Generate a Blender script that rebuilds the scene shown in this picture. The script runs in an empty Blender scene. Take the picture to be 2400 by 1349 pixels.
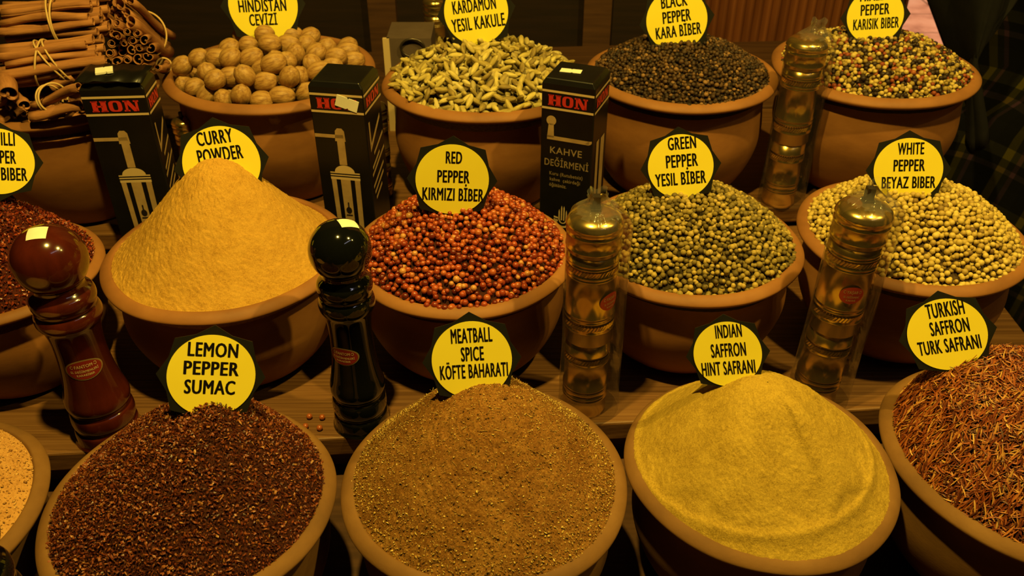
import bpy, bmesh, math, random
import numpy as np
from mathutils import Matrix, Vector

# ------------------------------------------------------------------ camera, world, lamps, exposure
C = bpy.context.scene.collection
SC = bpy.context.scene
CAMZ = 1.5
F = 2076.0
PITCH = math.radians(34.7)
cp, sp = math.cos(PITCH), math.sin(PITCH)
cam_d = bpy.data.cameras.new('camera')
cam = bpy.data.objects.new('camera', cam_d); C.objects.link(cam)
cam.location = (0, 0, CAMZ)
cam.rotation_euler = (math.pi/2 - PITCH, 0, 0)
cam_d.sensor_width = 36.0
cam_d.lens = 36.0*F/2400.0
cam_d.clip_start = 0.02
cam_d.dof.use_dof = True
cam_d.dof.focus_distance = 0.72
cam_d.dof.aperture_fstop = 14.0
SC.camera = cam

w = bpy.data.worlds.new('world'); SC.world = w; w.use_nodes = True
w.node_tree.nodes['Background'].inputs['Color'].default_value = (1.0, .62, .22, 1)
w.node_tree.nodes['Background'].inputs['Strength'].default_value = 0.0015
WARM = (1.0, .69, .12)
def lamp(name, loc, power, size, color=WARM):
    l = bpy.data.lights.new(name, 'POINT'); l.energy = power; l.shadow_soft_size = size; l.color = color
    o = bpy.data.objects.new(name, l); o.location = loc; C.objects.link(o)
    return o
lamp('halogen_lamp', (-.13, .41, CAMZ+.67), 61, .020)
lamp('halogen_lamp', (.60, .50, CAMZ+.67), 39, .020)
lamp('halogen_lamp', (1.3, .5, CAMZ+.9), 10, .025)
sl = bpy.data.lights.new('aisle_lamp', 'SPOT'); sl.energy = 420; sl.shadow_soft_size = .08; sl.color = (1.0, .60, .36); sl.spot_size = math.radians(75); sl.spot_blend = .6
so = bpy.data.objects.new('aisle_lamp', sl); so.location = (2.5, 4.4, 2.6); C.objects.link(so)
tl = bpy.data.lights.new('ceiling_tube', 'AREA'); tl.shape = 'RECTANGLE'; tl.size = 1.2; tl.size_y = .05; tl.energy = .9; tl.color = (.9, .85, 1)
to = bpy.data.objects.new('ceiling_tube', tl); to.location = (1.3, -.2, CAMZ+1.5); C.objects.link(to)
to.rotation_euler = Vector((1.3, -1.0, 2.0)).to_track_quat('Z', 'Y').to_euler()
vs = SC.view_settings
vs.view_transform = 'Standard'; vs.look = 'None'; vs.gamma = 1.0; vs.use_curve_mapping = False
vs.exposure = 0.0
SC.cycles.use_denoising = True
SC.cycles.max_bounces = 6
SC.cycles.diffuse_bounces = 1
SC.cycles.transparent_max_bounces = 12
SC.cycles.sample_clamp_indirect = 3.0
SC.cycles.caustics_reflective = False; SC.cycles.caustics_refractive = False

random.seed(7); RNG = np.random.default_rng(7)

# ------------------------------------------------------------------ geometry of the view (used only to lay things out on their real planes)
def ray(u, v):
    a, b = (u-1200)/F, (v-674.5)/F
    return np.array([a, cp - b*sp, -sp - b*cp])
def on_z(u, v, z):                 # the point of a horizontal plane seen there
    d = ray(u, v); t = (z-CAMZ)/d[2]
    return np.array([d[0]*t, d[1]*t, z])
def on_y(u, v, y):                 # the point of an upright plane seen there
    d = ray(u, v); t = y/d[1]
    return np.array([d[0]*t, y, CAMZ+d[2]*t])
def proj(P):
    P = np.asarray(P, float); x, y, z = P[..., 0], P[..., 1], P[..., 2]-CAMZ
    d = y*cp - z*sp
    return np.stack([1200+F*x/d, 674.5+F*(-y*sp-z*cp)/d], -1)
def depth(P): return P[1]*cp - (P[2]-CAMZ)*sp

# ------------------------------------------------------------------ helpers
def mesh(name, v, f, mats, smooth=True, mi=None):
    me = bpy.data.meshes.new(name)
    v = np.asarray(v, np.float32)
    if isinstance(f, np.ndarray):
        n, k = f.shape
        me.vertices.add(len(v)); me.vertices.foreach_set('co', v.ravel())
        me.loops.add(n*k); me.loops.foreach_set('vertex_index', f.astype(np.int32).ravel())
        me.polygons.add(n); me.polygons.foreach_set('loop_start', np.arange(0, n*k, k, dtype=np.int32))
        me.update(calc_edges=True)
    else:
        me.from_pydata([tuple(map(float, p)) for p in v], [], [tuple(int(i) for i in q) for q in f])
    for m in (mats if isinstance(mats, (list, tuple)) else [mats]): me.materials.append(m)
    if mi is not None: me.polygons.foreach_set('material_index', np.asarray(mi, np.int32))
    me.polygons.foreach_set('use_smooth', np.full(len(me.polygons), bool(smooth)))
    me.update()
    return me
def obj(name, v, f, mats, parent=None, smooth=True, mi=None, loc=None):
    o = bpy.data.objects.new(name, mesh(name, v, f, mats, smooth, mi)); C.objects.link(o)
    if parent: o.parent = parent
    if loc is not None: o.location = loc
    return o
def tag(o, label=None, cat=None, group=None, kind=None):
    if label: o['label'] = label
    if cat: o['category'] = cat
    if group: o['group'] = group
    if kind: o['kind'] = kind
    return o
def empty(name, loc=(0, 0, 0), rz=0, M=None):
    o = bpy.data.objects.new(name, None); C.objects.link(o); o.empty_display_size = .02
    if M is not None: o.matrix_world = M
    else: o.location = loc; o.rotation_euler = (0, 0, rz)
    return o
class MB:
    def __init__(s): s.v = []; s.f = []; s.m = []
    def add(s, v, f, m=0):
        n = len(s.v); s.v += [tuple(p) for p in v]; s.f += [tuple(i+n for i in q) for q in f]; s.m += [m]*len(f)
    def box(s, a, b, m=0):
        (x0, y0, z0), (x1, y1, z1) = a, b
        s.add([(x0,y0,z0),(x1,y0,z0),(x1,y1,z0),(x0,y1,z0),(x0,y0,z1),(x1,y0,z1),(x1,y1,z1),(x0,y1,z1)],
              [(3,2,1,0),(4,5,6,7),(0,1,5,4),(1,2,6,5),(2,3,7,6),(3,0,4,7)], m)
    def out(s, name, mats, parent=None, smooth=False): return obj(name, s.v, s.f, mats, parent, smooth, s.m)
def lathe(prof, n=64, cap=True):
    prof = np.asarray(prof, float); k = len(prof)
    th = np.linspace(0, 2*np.pi, n, endpoint=False)
    v = np.stack([np.outer(prof[:, 0], np.cos(th)), np.outer(prof[:, 0], np.sin(th)), np.repeat(prof[:, 1][:, None], n, 1)], -1).reshape(-1, 3)
    f = [(i*n+j, i*n+(j+1) % n, (i+1)*n+(j+1) % n, (i+1)*n+j) for i in range(k-1) for j in range(n)]
    if cap:
        f.append(tuple(range(n-1, -1, -1))); f.append(tuple((k-1)*n+j for j in range(n)))
    return v, f
def curve_pts(pts, n=6):           # Catmull-Rom through a profile
    P = np.asarray(pts, float); P = np.vstack([2*P[0]-P[1], P, 2*P[-1]-P[-2]]); out = []
    for i in range(1, len(P)-2):
        for t in np.linspace(0, 1, n, endpoint=False):
            a, b, c, d = P[i-1], P[i], P[i+1], P[i+2]
            out.append(.5*((2*b)+(c-a)*t+(2*a-5*b+4*c-d)*t*t+(3*b-a-3*c+d)*t**3))
    out.append(P[-2]); return np.array(out)
def tube(pts, r, n=8, closed=False, flat=1.0):
    P = np.asarray(pts, float); k = len(P); v = []; f = []
    for i in range(k):
        t = (P[(i+1) % k]-P[i-1]) if closed else P[min(i+1, k-1)]-P[max(i-1, 0)]
        t = t/(np.linalg.norm(t)+1e-12); a = np.cross(t, [0, 0, 1.0])
        if np.linalg.norm(a) < 1e-3: a = np.cross(t, [0, 1.0, 0])
        a /= np.linalg.norm(a); b = np.cross(t, a)
        rr = r[i] if hasattr(r, '__len__') else r
        for j in range(n):
            q = 2*np.pi*j/n; v.append(P[i]+rr*(np.cos(q)*a*flat+np.sin(q)*b))
    for i in range(k if closed else k-1):
        for j in range(n):
            f.append((i*n+j, i*n+(j+1) % n, ((i+1) % k)*n+(j+1) % n, ((i+1) % k)*n+j))
    if not closed: f.append(tuple(range(n-1, -1, -1))); f.append(tuple((k-1)*n+j for j in range(n)))
    return v, f
def ico(level):
    bm = bmesh.new(); bmesh.ops.create_icosphere(bm, subdivisions=level, radius=1)
    v = np.array([p.co[:] for p in bm.verts]); f = np.array([[q.index for q in p.verts] for p in bm.faces]); bm.free()
    return v, f
ICO1, ICO2, ICO3, ICO4 = ico(1), ico(2), ico(3), ico(4)
def rot_random(n):
    q = RNG.normal(size=(n, 4)); q /= np.linalg.norm(q, axis=1)[:, None]; a, b, c, d = q.T
    return np.stack([np.stack([a*a+b*b-c*c-d*d, 2*(b*c-a*d), 2*(b*d+a*c)], -1), np.stack([2*(b*c+a*d), a*a-b*b+c*c-d*d, 2*(c*d-a*b)], -1), np.stack([2*(b*d-a*c), 2*(c*d+a*b), a*a-b*b-c*c+d*d], -1)], 1)
def scatter(tv, tf, P, S, Rm):     # one array of verts and faces from many turned and scaled copies of a grain
    n, k = len(P), len(tv)
    V = np.einsum('nij,nkj->nki', Rm, tv[None]*S[:, None, :])+P[:, None, :]
    Fc = (tf[None]+(np.arange(n)*k)[:, None, None]).reshape(-1, tf.shape[1])
    return V.reshape(-1, 3), Fc
_grid = RNG.random((256, 256))
def vnoise(x, y):
    xi, yi = np.floor(x).astype(int), np.floor(y).astype(int); fx, fy = x-xi, y-yi
    fx, fy = fx*fx*(3-2*fx), fy*fy*(3-2*fy); g = lambda a, b: _grid[a % 256, b % 256]
    return (g(xi, yi)*(1-fx)+g(xi+1, yi)*fx)*(1-fy)+(g(xi, yi+1)*(1-fx)+g(xi+1, yi+1)*fx)*fy
def fbm(x, y, o=4): return sum(vnoise(x*2**i+17*i, y*2**i+5*i)/2**i for i in range(o))/2-.5

# ------------------------------------------------------------------ materials
def mat(name, col, rough=.6, metal=0., spec=.5, coat=0.):
    m = bpy.data.materials.new(name); m.use_nodes = True; b = m.node_tree.nodes['Principled BSDF']
    b.inputs['Base Color'].default_value = (*col, 1); b.inputs['Roughness'].default_value = rough
    b.inputs['Metallic'].default_value = metal; b.inputs['Specular IOR Level'].default_value = spec; b.inputs['Coat Weight'].default_value = coat
    m['b'] = 1
    return m
def nodes(m): return m.node_tree.nodes, m.node_tree.links, m.node_tree.nodes['Principled BSDF']
def ramp(m, fac, cols):
    N, L, b = nodes(m); r = N.new('ShaderNodeValToRGB'); e = r.color_ramp.elements
    while len(e) < len(cols): e.new(.5)
    for el, (p, c) in zip(e, cols): el.position = p; el.color = (*c, 1)
    L.new(fac, r.inputs['Fac']); L.new(r.outputs['Color'], b.inputs['Base Color']); return r
def noise(m, scale, detail=3, rough=.6, stretch=None):
    N, L, b = nodes(m); t = N.new('ShaderNodeTexNoise'); t.inputs['Scale'].default_value = scale; t.inputs['Detail'].default_value = detail; t.inputs['Roughness'].default_value = rough
    c = N.new('ShaderNodeTexCoord')
    if stretch:
        mp = N.new('ShaderNodeMapping'); mp.inputs['Scale'].default_value = stretch; L.new(c.outputs['Object'], mp.inputs['Vector']); L.new(mp.outputs['Vector'], t.inputs['Vector'])
    else: L.new(c.outputs['Object'], t.inputs['Vector'])
    return t.outputs['Fac']
def bump(m, fac, strength=.3, dist=.001):
    N, L, b = nodes(m); n = N.new('ShaderNodeBump'); n.inputs['Strength'].default_value = strength; n.inputs['Distance'].default_value = dist
    L.new(fac, n.inputs['Height']); L.new(n.outputs['Normal'], b.inputs['Normal'])
def mixf(m, a, b_, k=.5):
    N, L, b = nodes(m); x = N.new('ShaderNodeMix'); x.data_type = 'FLOAT'; x.inputs[0].default_value = k
    L.new(a, x.inputs[2]); L.new(b_, x.inputs[3]); return x.outputs[0]
def island(m):
    N, L, b = nodes(m); return N.new('ShaderNodeNewGeometry').outputs['Random Per Island']
def grain_mat(name, cols, rough=.5, spec=.5, bs=0, bd=.0004):
    m = mat(name, cols[0][1], rough, spec=spec); ramp(m, island(m), cols)
    if bs: bump(m, noise(m, bs, 2), .6, bd)
    return m
def noisy(name, cols, scale, rough=.8, detail=4, stretch=None, bs=None, bstr=.3, bd=.001, spec=.3, coat=0):
    m = mat(name, cols[0][1], rough, spec=spec, coat=coat); ramp(m, noise(m, scale, detail, .6, stretch), cols)
    if bs: bump(m, noise(m, bs, 3, .6, stretch), bstr, bd)
    return m
M_clay = noisy('terracotta', [(.3, (.20, .080, .022)), (.55, (.31, .130, .036)), (.8, (.41, .19, .060))], 9, .62, 5, (1, 1, 2.2), 220, .12, .0006, .35)
M_clay_dusty_dim = noisy('dusty_dimmed_terracotta', [(.3, (.12, .058, .018)), (.55, (.19, .092, .026)), (.8, (.26, .135, .042))], 12, .75, 6, (1, 1, 2.2), 260, .2, .0006, .25)  # dusty clay, with the front rims' dimmer light also darkened into the colour
M_wood = noisy('oiled_plank', [(.3, (.09, .038, .011)), (.5, (.18, .082, .026)), (.72, (.27, .135, .047))], 5, .5, 6, (1.0, 70, 70), 60, .2, .0006, .4)
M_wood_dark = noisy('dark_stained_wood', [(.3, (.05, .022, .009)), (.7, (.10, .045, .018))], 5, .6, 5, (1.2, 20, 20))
M_backboard = noisy('near_black_boards', [(.3, (.010, .005, .002)), (.7, (.022, .010, .004))], 5, .7, 5, (1.2, 20, 20))
M_panel = noisy('red_brown_panel', [(.3, (.13, .042, .014)), (.7, (.22, .075, .026))], 4, .5, 5, (14, 14, 1.0))
M_black_card = noisy('black_cardboard', [(.3, (.008, .008, .006)), (.7, (.014, .013, .010))], 30, .45, spec=.3)
M_yellow = noisy('yellow_card', [(.3, (.88, .74, .05)), (.7, (.92, .79, .06))], 15, .38, spec=.4)
M_ink = mat('black_ink', (.012, .008, .006), .5)
M_paper = noisy('sticker_paper', [(.35, (.80, .78, .66)), (.7, (.88, .86, .76))], 60, .6)
M_boxcard = noisy('glossy_black_card', [(.3, (.005, .0045, .004)), (.7, (.009, .008, .0065))], 20, .34, spec=.28)
M_beige = mat('beige_print', (.62, .46, .24), .45)
M_tan = noisy('tan_print', [(.3, (.34, .22, .10)), (.7, (.50, .34, .16))], 40, .45)
M_redink = mat('red_print', (.55, .03, .02), .45)
M_redwood = noisy('lacquered_red_wood', [(.3, (.040, .006, .003)), (.7, (.075, .011, .005))], 10, .14, 4, (6, 6, 1), spec=.6, coat=.6)
M_blackwood = mat('lacquered_black_wood', (.004, .0045, .004), .08, spec=.6, coat=.6)
M_gold = mat('gold_foil', (.62, .46, .20), .35, .7)
M_redlabel = mat('red_label', (.22, .02, .012), .3)
M_brass = noisy('brass', [(.3, (.72, .50, .16)), (.7, (.88, .64, .22))], 8, .21); nodes(M_brass)[2].inputs['Metallic'].default_value = .95
M_steel = mat('dark_steel', (.10, .08, .06), .35, .8)
M_band = noisy('rubber_band', [(.3, (.55, .36, .14)), (.7, (.66, .46, .2))], 60, .5)
M_cinn = noisy('cinnamon_bark', [(.25, (.18, .07, .025)), (.55, (.36, .155, .055)), (.85, (.50, .24, .09))], 150, .75, 5, (1, 1, .12), 420, .5, .0010)
M_nut = noisy('nutmeg_shell', [(.30, (.20, .095, .026)), (.47, (.37, .20, .058)), (.72, (.52, .32, .105))], 240, .5, 5, (1, 1, .30), 420, .42, .0011, .4)
M_card = None
def powder(name, cols, fine=800, coarse=60):
    m = mat(name, cols[0][1], .95, spec=.1)
    k = mixf(m, noise(m, coarse, 6, .7), noise(m, fine, 3, .8), .58); ramp(m, k, cols); bump(m, noise(m, fine, 4, .75), .6, .0012); return m
def plastic(name, haze):
    m = bpy.data.materials.new(name); m.use_nodes = True; N, L = m.node_tree.nodes, m.node_tree.links; N.clear()
    out = N.new('ShaderNodeOutputMaterial'); mx = N.new('ShaderNodeMixShader'); tr = N.new('ShaderNodeBsdfTransparent'); gl = N.new('ShaderNodeBsdfGlossy'); fr = N.new('ShaderNodeFresnel')
    tr.inputs['Color'].default_value = (.97, .96, .93, 1); gl.inputs['Roughness'].default_value = .12; gl.inputs['Color'].default_value = (.9, .9, .88, 1); fr.inputs['IOR'].default_value = 1.33
    t = N.new('ShaderNodeTexNoise'); t.inputs['Scale'].default_value = 70; t.inputs['Detail'].default_value = 3; c = N.new('ShaderNodeTexCoord'); L.new(c.outputs['Object'], t.inputs['Vector'])
    b = N.new('ShaderNodeBump'); b.inputs['Strength'].default_value = .55; b.inputs['Distance'].default_value = .002; L.new(t.outputs['Fac'], b.inputs['Height'])
    L.new(b.outputs['Normal'], gl.inputs['Normal']); L.new(b.outputs['Normal'], fr.inputs['Normal'])
    k = N.new('ShaderNodeMath'); k.operation = 'MULTIPLY'; k.inputs[1].default_value = .5; L.new(fr.outputs[0], k.inputs[0]); L.new(k.outputs[0], mx.inputs[0]); L.new(tr.outputs[0], mx.inputs[1]); L.new(gl.outputs[0], mx.inputs[2]); df = N.new('ShaderNodeBsdfDiffuse'); df.inputs['Color'].default_value = (.8, .78, .72, 1); m2 = N.new('ShaderNodeMixShader'); m2.inputs[0].default_value = haze; L.new(mx.outputs[0], m2.inputs[1]); L.new(df.outputs[0], m2.inputs[2]); L.new(m2.outputs[0], out.inputs['Surface'])
    return m
M_wrap = plastic('clear_plastic_wrap', .012); M_crumple = plastic('crumpled_plastic_wrap', .06)

# ------------------------------------------------------------------ lettering
_cu = bpy.data.curves.new('letters', 'FONT'); _fo = bpy.data.objects.new('letters', _cu); C.objects.link(_fo)
def text_geo(s, width, cap, bold=.042):
    """verts (x, y) centred on the capitals' box, and faces; heavy strokes come from five overlapping impressions"""
    _cu.body = s; _cu.offset = 0; _cu.space_character = 1.10; _cu.resolution_u = 3
    me = bpy.data.meshes.new_from_object(_fo.evaluated_get(bpy.context.evaluated_depsgraph_get()))
    v = np.array([p.co[:2] for p in me.vertices]); f = [tuple(p.vertices) for p in me.polygons]; bpy.data.meshes.remove(me)
    x0, x1 = v[:, 0].min()-bold, v[:, 0].max()+bold; ks = width/(x1-x0)
    V = []; Fs = []
    for dx, dy in ((-1, 0), (-.5, .6), (0, -.6), (.5, .6), (1, 0)):
        n = len(V)*len(v); V.append(np.c_[(v[:, 0]+dx*bold-(x0+x1)/2)*ks, (v[:, 1]+dy*.014-.341)/.71*cap]); Fs += [tuple(k+n for k in q) for q in f]
    return np.vstack(V), Fs

# ------------------------------------------------------------------ the stand and the setting
YAW = math.radians(4.5); TY = math.tan(YAW)
ZF, ZM, ZB = .88, .92, .950          # shelf heights: front, middle, back
RF, RM_, RB = 1.0, 1.04, 1.10        # rim heights of the three rows
stand = empty('display_stand', (0, 0, 0))
tag(stand, 'tiered wooden market stand carrying the three rows of clay bowls', 'stand')
def slab(name, x0, x1, ya, yb, z0, z1, m, th=None):
    q = [(x0, ya+x0*TY), (x1, ya+x1*TY), (x1, yb+x1*TY), (x0, yb+x0*TY)]
    v = [(*p, z0) for p in q]+[(*p, z1) for p in q]
    o = obj(name, v, [(3,2,1,0),(4,5,6,7),(0,1,5,4),(1,2,6,5),(2,3,7,6),(3,0,4,7)], m, stand, False)
    bv = o.modifiers.new('edge', 'BEVEL'); bv.width = .002; bv.segments = 2
    return o
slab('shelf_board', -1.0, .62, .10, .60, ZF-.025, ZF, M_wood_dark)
slab('shelf_board', -1.0, .55, .6065, .975, ZM-.022, ZM, M_wood)
slab('shelf_board', -1.0, .53, .945, 1.25, ZB-.022, ZB, M_wood)
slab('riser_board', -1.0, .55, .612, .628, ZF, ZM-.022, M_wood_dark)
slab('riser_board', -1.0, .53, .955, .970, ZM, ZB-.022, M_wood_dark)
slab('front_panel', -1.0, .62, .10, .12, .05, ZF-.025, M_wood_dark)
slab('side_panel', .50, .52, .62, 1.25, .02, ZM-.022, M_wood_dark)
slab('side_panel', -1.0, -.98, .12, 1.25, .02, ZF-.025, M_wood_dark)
# back wall of the stall: fluted panelling
mb = MB()
x = .30
mb.box((-1.6, 1.62, 0), (.30, 1.70, 2.6), 0)
xs = np.arange(.30, .73, .016)
for i in range(len(xs)-1):
    a, b_ = xs[i], xs[i+1]; n = 6
    pr = [(a+(b_-a)*t, 1.62-.007*math.sin(math.pi*t)) for t in np.linspace(0, 1, n+1)]
    v = [(px, py, 0) for px, py in pr]+[(px, py, 2.6) for px, py in pr]
    mb.add(v, [(k, k+1, n+1+k+1, n+1+k) for k in range(n)], 1)
mb.box((.30, 1.622, 0), (.722, 1.70, 2.6), 1)
for px in (-.26, .13): mb.box((px, 1.60, .9), (px+.05, 1.625, 2.0), 2)
o = mb.out('wall_back', [M_backboard, M_panel, M_wood_dark]); tag(o, kind='structure')
M_stone = noisy('pink_paving', [(.3, (.30, .15, .11)), (.5, (.55, .33, .25)), (.7, (.62, .42, .34))], 6, .6, 6)
def floor():
    mb = MB()
    mb.box((-4, -2, -.05), (6, 8, -.004), 1)
    xx = -4.0; k = 0
    while xx < 5.9:
        yy = -2.0-(k % 2)*.15
        while yy < 7.9:
            mb.box((xx+.004, yy+.004, -.02), (xx+.446, yy+.296, 0), 0); yy += .3
        xx += .45; k += 1
    return mb.out('floor', [M_stone, mat('grout', (.05, .035, .03), .9)])
tag(floor(), kind='structure')

# ------------------------------------------------------------------ bowls
BOWLS = {   # name: x, y, R, rim height, base height
 'sumac': (-.2388, .4516, .1066, RF, ZF), 'meat': (-.021, .4725, .1085, RF, ZF), 'indian': (.1923, .4895, .1040, RF, ZF), 'turk': (.4085, .4985, .1135, RF, ZF), 'beige': (-.4497, .4372, .1035, RF, ZF),
 'curry': (-.2790, .7325, .1175, RM_, ZM), 'red': (-.0484, .7344, .1101, RM_, ZM), 'green': (.1765, .7525, .1112, RM_, ZM), 'white': (.4037, .7684, .1121, RM_, ZM), 'chilli': (-.4940, .7050, .0980, RM_-.004, ZM),
 'nutmeg': (-.2990, 1.0570, .1290, RB, ZB), 'cardamom': (-.0325, 1.0290, .1245, RB, ZB), 'black': (.2083, 1.0506, .1170, RB, ZB), 'mixed': (.4541, 1.0717, .1251, RB, ZB), 'cinnamon': (-.5300, .9920, .1080, RB, ZB)}
WHAT = {'sumac': 'terracotta bowl holding dark red lemon pepper sumac', 'meat': 'terracotta bowl holding the brown meatball spice mound', 'indian': 'terracotta bowl dusted with mustard yellow Indian saffron powder', 'turk': 'terracotta bowl holding orange-red Turkish saffron threads',
 'beige': 'terracotta bowl holding pale beige flaky powder beside the sumac', 'curry': 'terracotta bowl under the tall orange-yellow curry cone', 'red': 'terracotta bowl holding glossy red peppercorns', 'green': 'terracotta bowl holding grey-green peppercorns', 'white': 'terracotta bowl holding pale yellow white peppercorns',
 'chilli': 'terracotta bowl of dark red chilli flakes behind the red mill', 'nutmeg': 'terracotta bowl piled with whole nutmegs', 'cardamom': 'terracotta bowl heaped with pale green cardamom pods', 'black': 'terracotta bowl heaped with black peppercorns', 'mixed': 'terracotta bowl heaped with mixed coloured peppercorns', 'cinnamon': 'terracotta bowl stacked with bundled cinnamon sticks'}
for k, (x, y, R, zr, zb) in BOWLS.items():
    H = zr-zb; mcl = M_clay_dusty_dim if k in ('meat', 'indian', 'turk', 'sumac', 'beige') else M_clay
    root = empty('clay_bowl', (x, y, zb), random.random()*6); tag(root, WHAT[k], 'bowl', 'clay bowls on the stand')
    body = curve_pts([(.56*R, 0), (.66*R, .05*H), (.81*R, .24*H), (.905*R, .50*H), (.885*R, .76*H), (.876*R, .88*H), (.885*R, .925*H)], 8)
    inner = curve_pts([(.878*R, .925*H), (.845*R, .75*H), (.83*R, .5*H), (.70*R, .2*H), (.5*R, .1*H), (.02*R, .08*H)], 5)
    v, f = lathe(np.vstack([body, inner]), 96, True); n = 96
    v = v+np.stack([np.cos(3*np.arctan2(v[:, 1], v[:, 0])), np.sin(2*np.arctan2(v[:, 1], v[:, 0])), np.zeros(len(v))], -1)*.0006
    obj('body', v, f, mcl, root)
    rim = curve_pts([(.884*R, H-.050*R), (.890*R, H-.020*R), (.908*R, H+.004*R), (.936*R, H+.003*R), (.968*R, H-.012*R), (.994*R, H-.036*R), (1.0*R, H-.056*R), (.985*R, H-.078*R), (.945*R, H-.088*R), (.900*R, H-.084*R), (.886*R, H-.070*R)], 5)
    th = np.linspace(0, 2*np.pi, 128, endpoint=False); kk = len(rim)
    wob = 1+.006*np.sin(3*th+x*20)+.003*np.sin(7*th)
    v = np.stack([np.outer(rim[:, 0], np.cos(th)*wob), np.outer(rim[:, 0], np.sin(th)*wob), np.repeat(rim[:, 1][:, None], 128, 1)+.0012*np.sin(2*th+y*30)[None]], -1).reshape(-1, 3)
    f = [(i*128+j, i*128+(j+1) % 128, ((i+1) % kk)*128+(j+1) % 128, ((i+1) % kk)*128+j) for i in range(kk) for j in range(128)]
    obj('rim', v, f, mcl, root)

# ------------------------------------------------------------------ heaps: height h(x, y) above the rim plane, in bowl coordinates
def heap_fn(R, H, apex=(0, 0), kind='dome', q=1.1, e=.12, inset=-.003, n1=.0, sc=60., fill=.93):
    Rin = fill*R; ax, ay = apex
    def h(x, y):
        x = np.asarray(x, float); y = np.asarray(y, float)
        dx, dy = x-ax, y-ay; d = np.hypot(dx, dy)+1e-9; ux, uy = dx/d, dy/d
        b = ax*ux+ay*uy; L = -b+np.sqrt(np.maximum(b*b-(ax*ax+ay*ay-Rin*Rin), 1e-9)); rho = d/L
        if kind == 'dome': p = 1-np.clip(rho, 0, 1.2)**q
        else:
            r2 = np.sqrt(rho*rho+e*e)-e; r2 = r2/(np.sqrt(1+e*e)-e); p = np.sign(1-r2)*np.abs(1-r2)**q
        z = inset+H*p
        if n1: z = z+n1*fbm(x*sc+31, y*sc+11, 4)*np.clip(1.15-rho, 0, 1)
        return z
    return h
def polar_mound(R, h, nr=110, nt=260, fill=.93, apex=(0, 0), skirt=.03, rough=0., rsc=700., extra=None):
    Rin = fill*R; th = np.linspace(0, 2*np.pi, nt, endpoint=False)
    edge = Rin*(1+.010*fbm(np.cos(th)*6+9, np.sin(th)*6+3, 3))
    rho = np.linspace(0, 1, nr)**.85; rho[0] = .004
    X = (1-rho)[:, None]*apex[0]+rho[:, None]*(edge*np.cos(th))[None]; Y = (1-rho)[:, None]*apex[1]+rho[:, None]*(edge*np.sin(th))[None]
    Z = h(X, Y)
    if rough: Z = Z+rough*fbm(X*rsc, Y*rsc, 3)
    if extra: Z = Z+extra(X, Y)
    X = np.vstack([X, .84*R*np.cos(th)[None]]); Y = np.vstack([Y, .84*R*np.sin(th)[None]]); Z = np.vstack([Z, np.full((1, nt), -skirt)])
    v = np.stack([X, Y, Z], -1).reshape(-1, 3); nr += 1
    i, j = np.meshgrid(np.arange(nr-1), np.arange(nt), indexing='ij'); j2 = (j+1) % nt
    f = np.stack([i*nt+j, (i+1)*nt+j, (i+1)*nt+j2, i*nt+j2], -1).reshape(-1, 4)
    return v, f
def disk_points(R, dmin, n_max=100000, tries=70000):
    cell = dmin/math.sqrt(2); g = {}; out = []
    for _ in range(tries):
        r = R*math.sqrt(random.random()); t = random.random()*2*math.pi; x, y = r*math.cos(t), r*math.sin(t)
        cx, cy = int(math.floor(x/cell)), int(math.floor(y/cell)); ok = True
        for a in range(-2, 3):
            for b in range(-2, 3):
                q = g.get((cx+a, cy+b))
                if q and (q[0]-x)**2+(q[1]-y)**2 < dmin*dmin: ok = False; break
            if not ok: break
        if ok:
            g[(cx, cy)] = (x, y); out.append((x, y))
            if len(out) >= n_max: break
    return np.array(out)
def merge(parts):
    V = []; Fs = []; m = []; n = 0
    for k, (v, f) in enumerate(parts):
        f = np.asarray(f)
        if f.shape[1] == 4: f = np.vstack([f[:, [0, 1, 2]], f[:, [0, 2, 3]]])
        V.append(v); Fs.append(f+n); m.append(np.full(len(f), k)); n += len(v)
    return np.vstack(V), np.vstack(Fs), np.concatenate(m)
def peppercorns(key, name, label, r, H, mats, q=2.0, ts=ICO2, rugged=0., apex=(0, 0), n1=.006):
    x, y, R, zr, zb = BOWLS[key]; h = heap_fn(R, H, apex, 'dome', q, n1=n1, sc=45)
    parts = [polar_mound(R, lambda a, b: h(a, b)-1.9*r, 40, 96, apex=apex)]
    tv, tf = ts
    for layer, dz in ((0, 0), (1, -1.15*r)):
        P = disk_points(.91*R, 1.72*r if layer == 0 else 1.8*r)
        rr = r*(1+.16*RNG.normal(size=len(P)).clip(-1.6, 1.6))
        Z = h(P[:, 0], P[:, 1])+dz+r*RNG.uniform(-.45, .45, len(P))-.2*r
        P3 = np.c_[P, Z]; S = rr[:, None]*(1+rugged*RNG.normal(size=(len(P), 3)))
        v, f = scatter(tv, tf, P3, S, rot_random(len(P)))
        parts.append((v, f))
    v, f, mi = merge(parts); mi = np.minimum(mi, 1)
    o = obj(name, v, f, mats, None, True, mi, (x, y, zr)); return tag(o, label, 'peppercorns', None, 'stuff'), h

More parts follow.
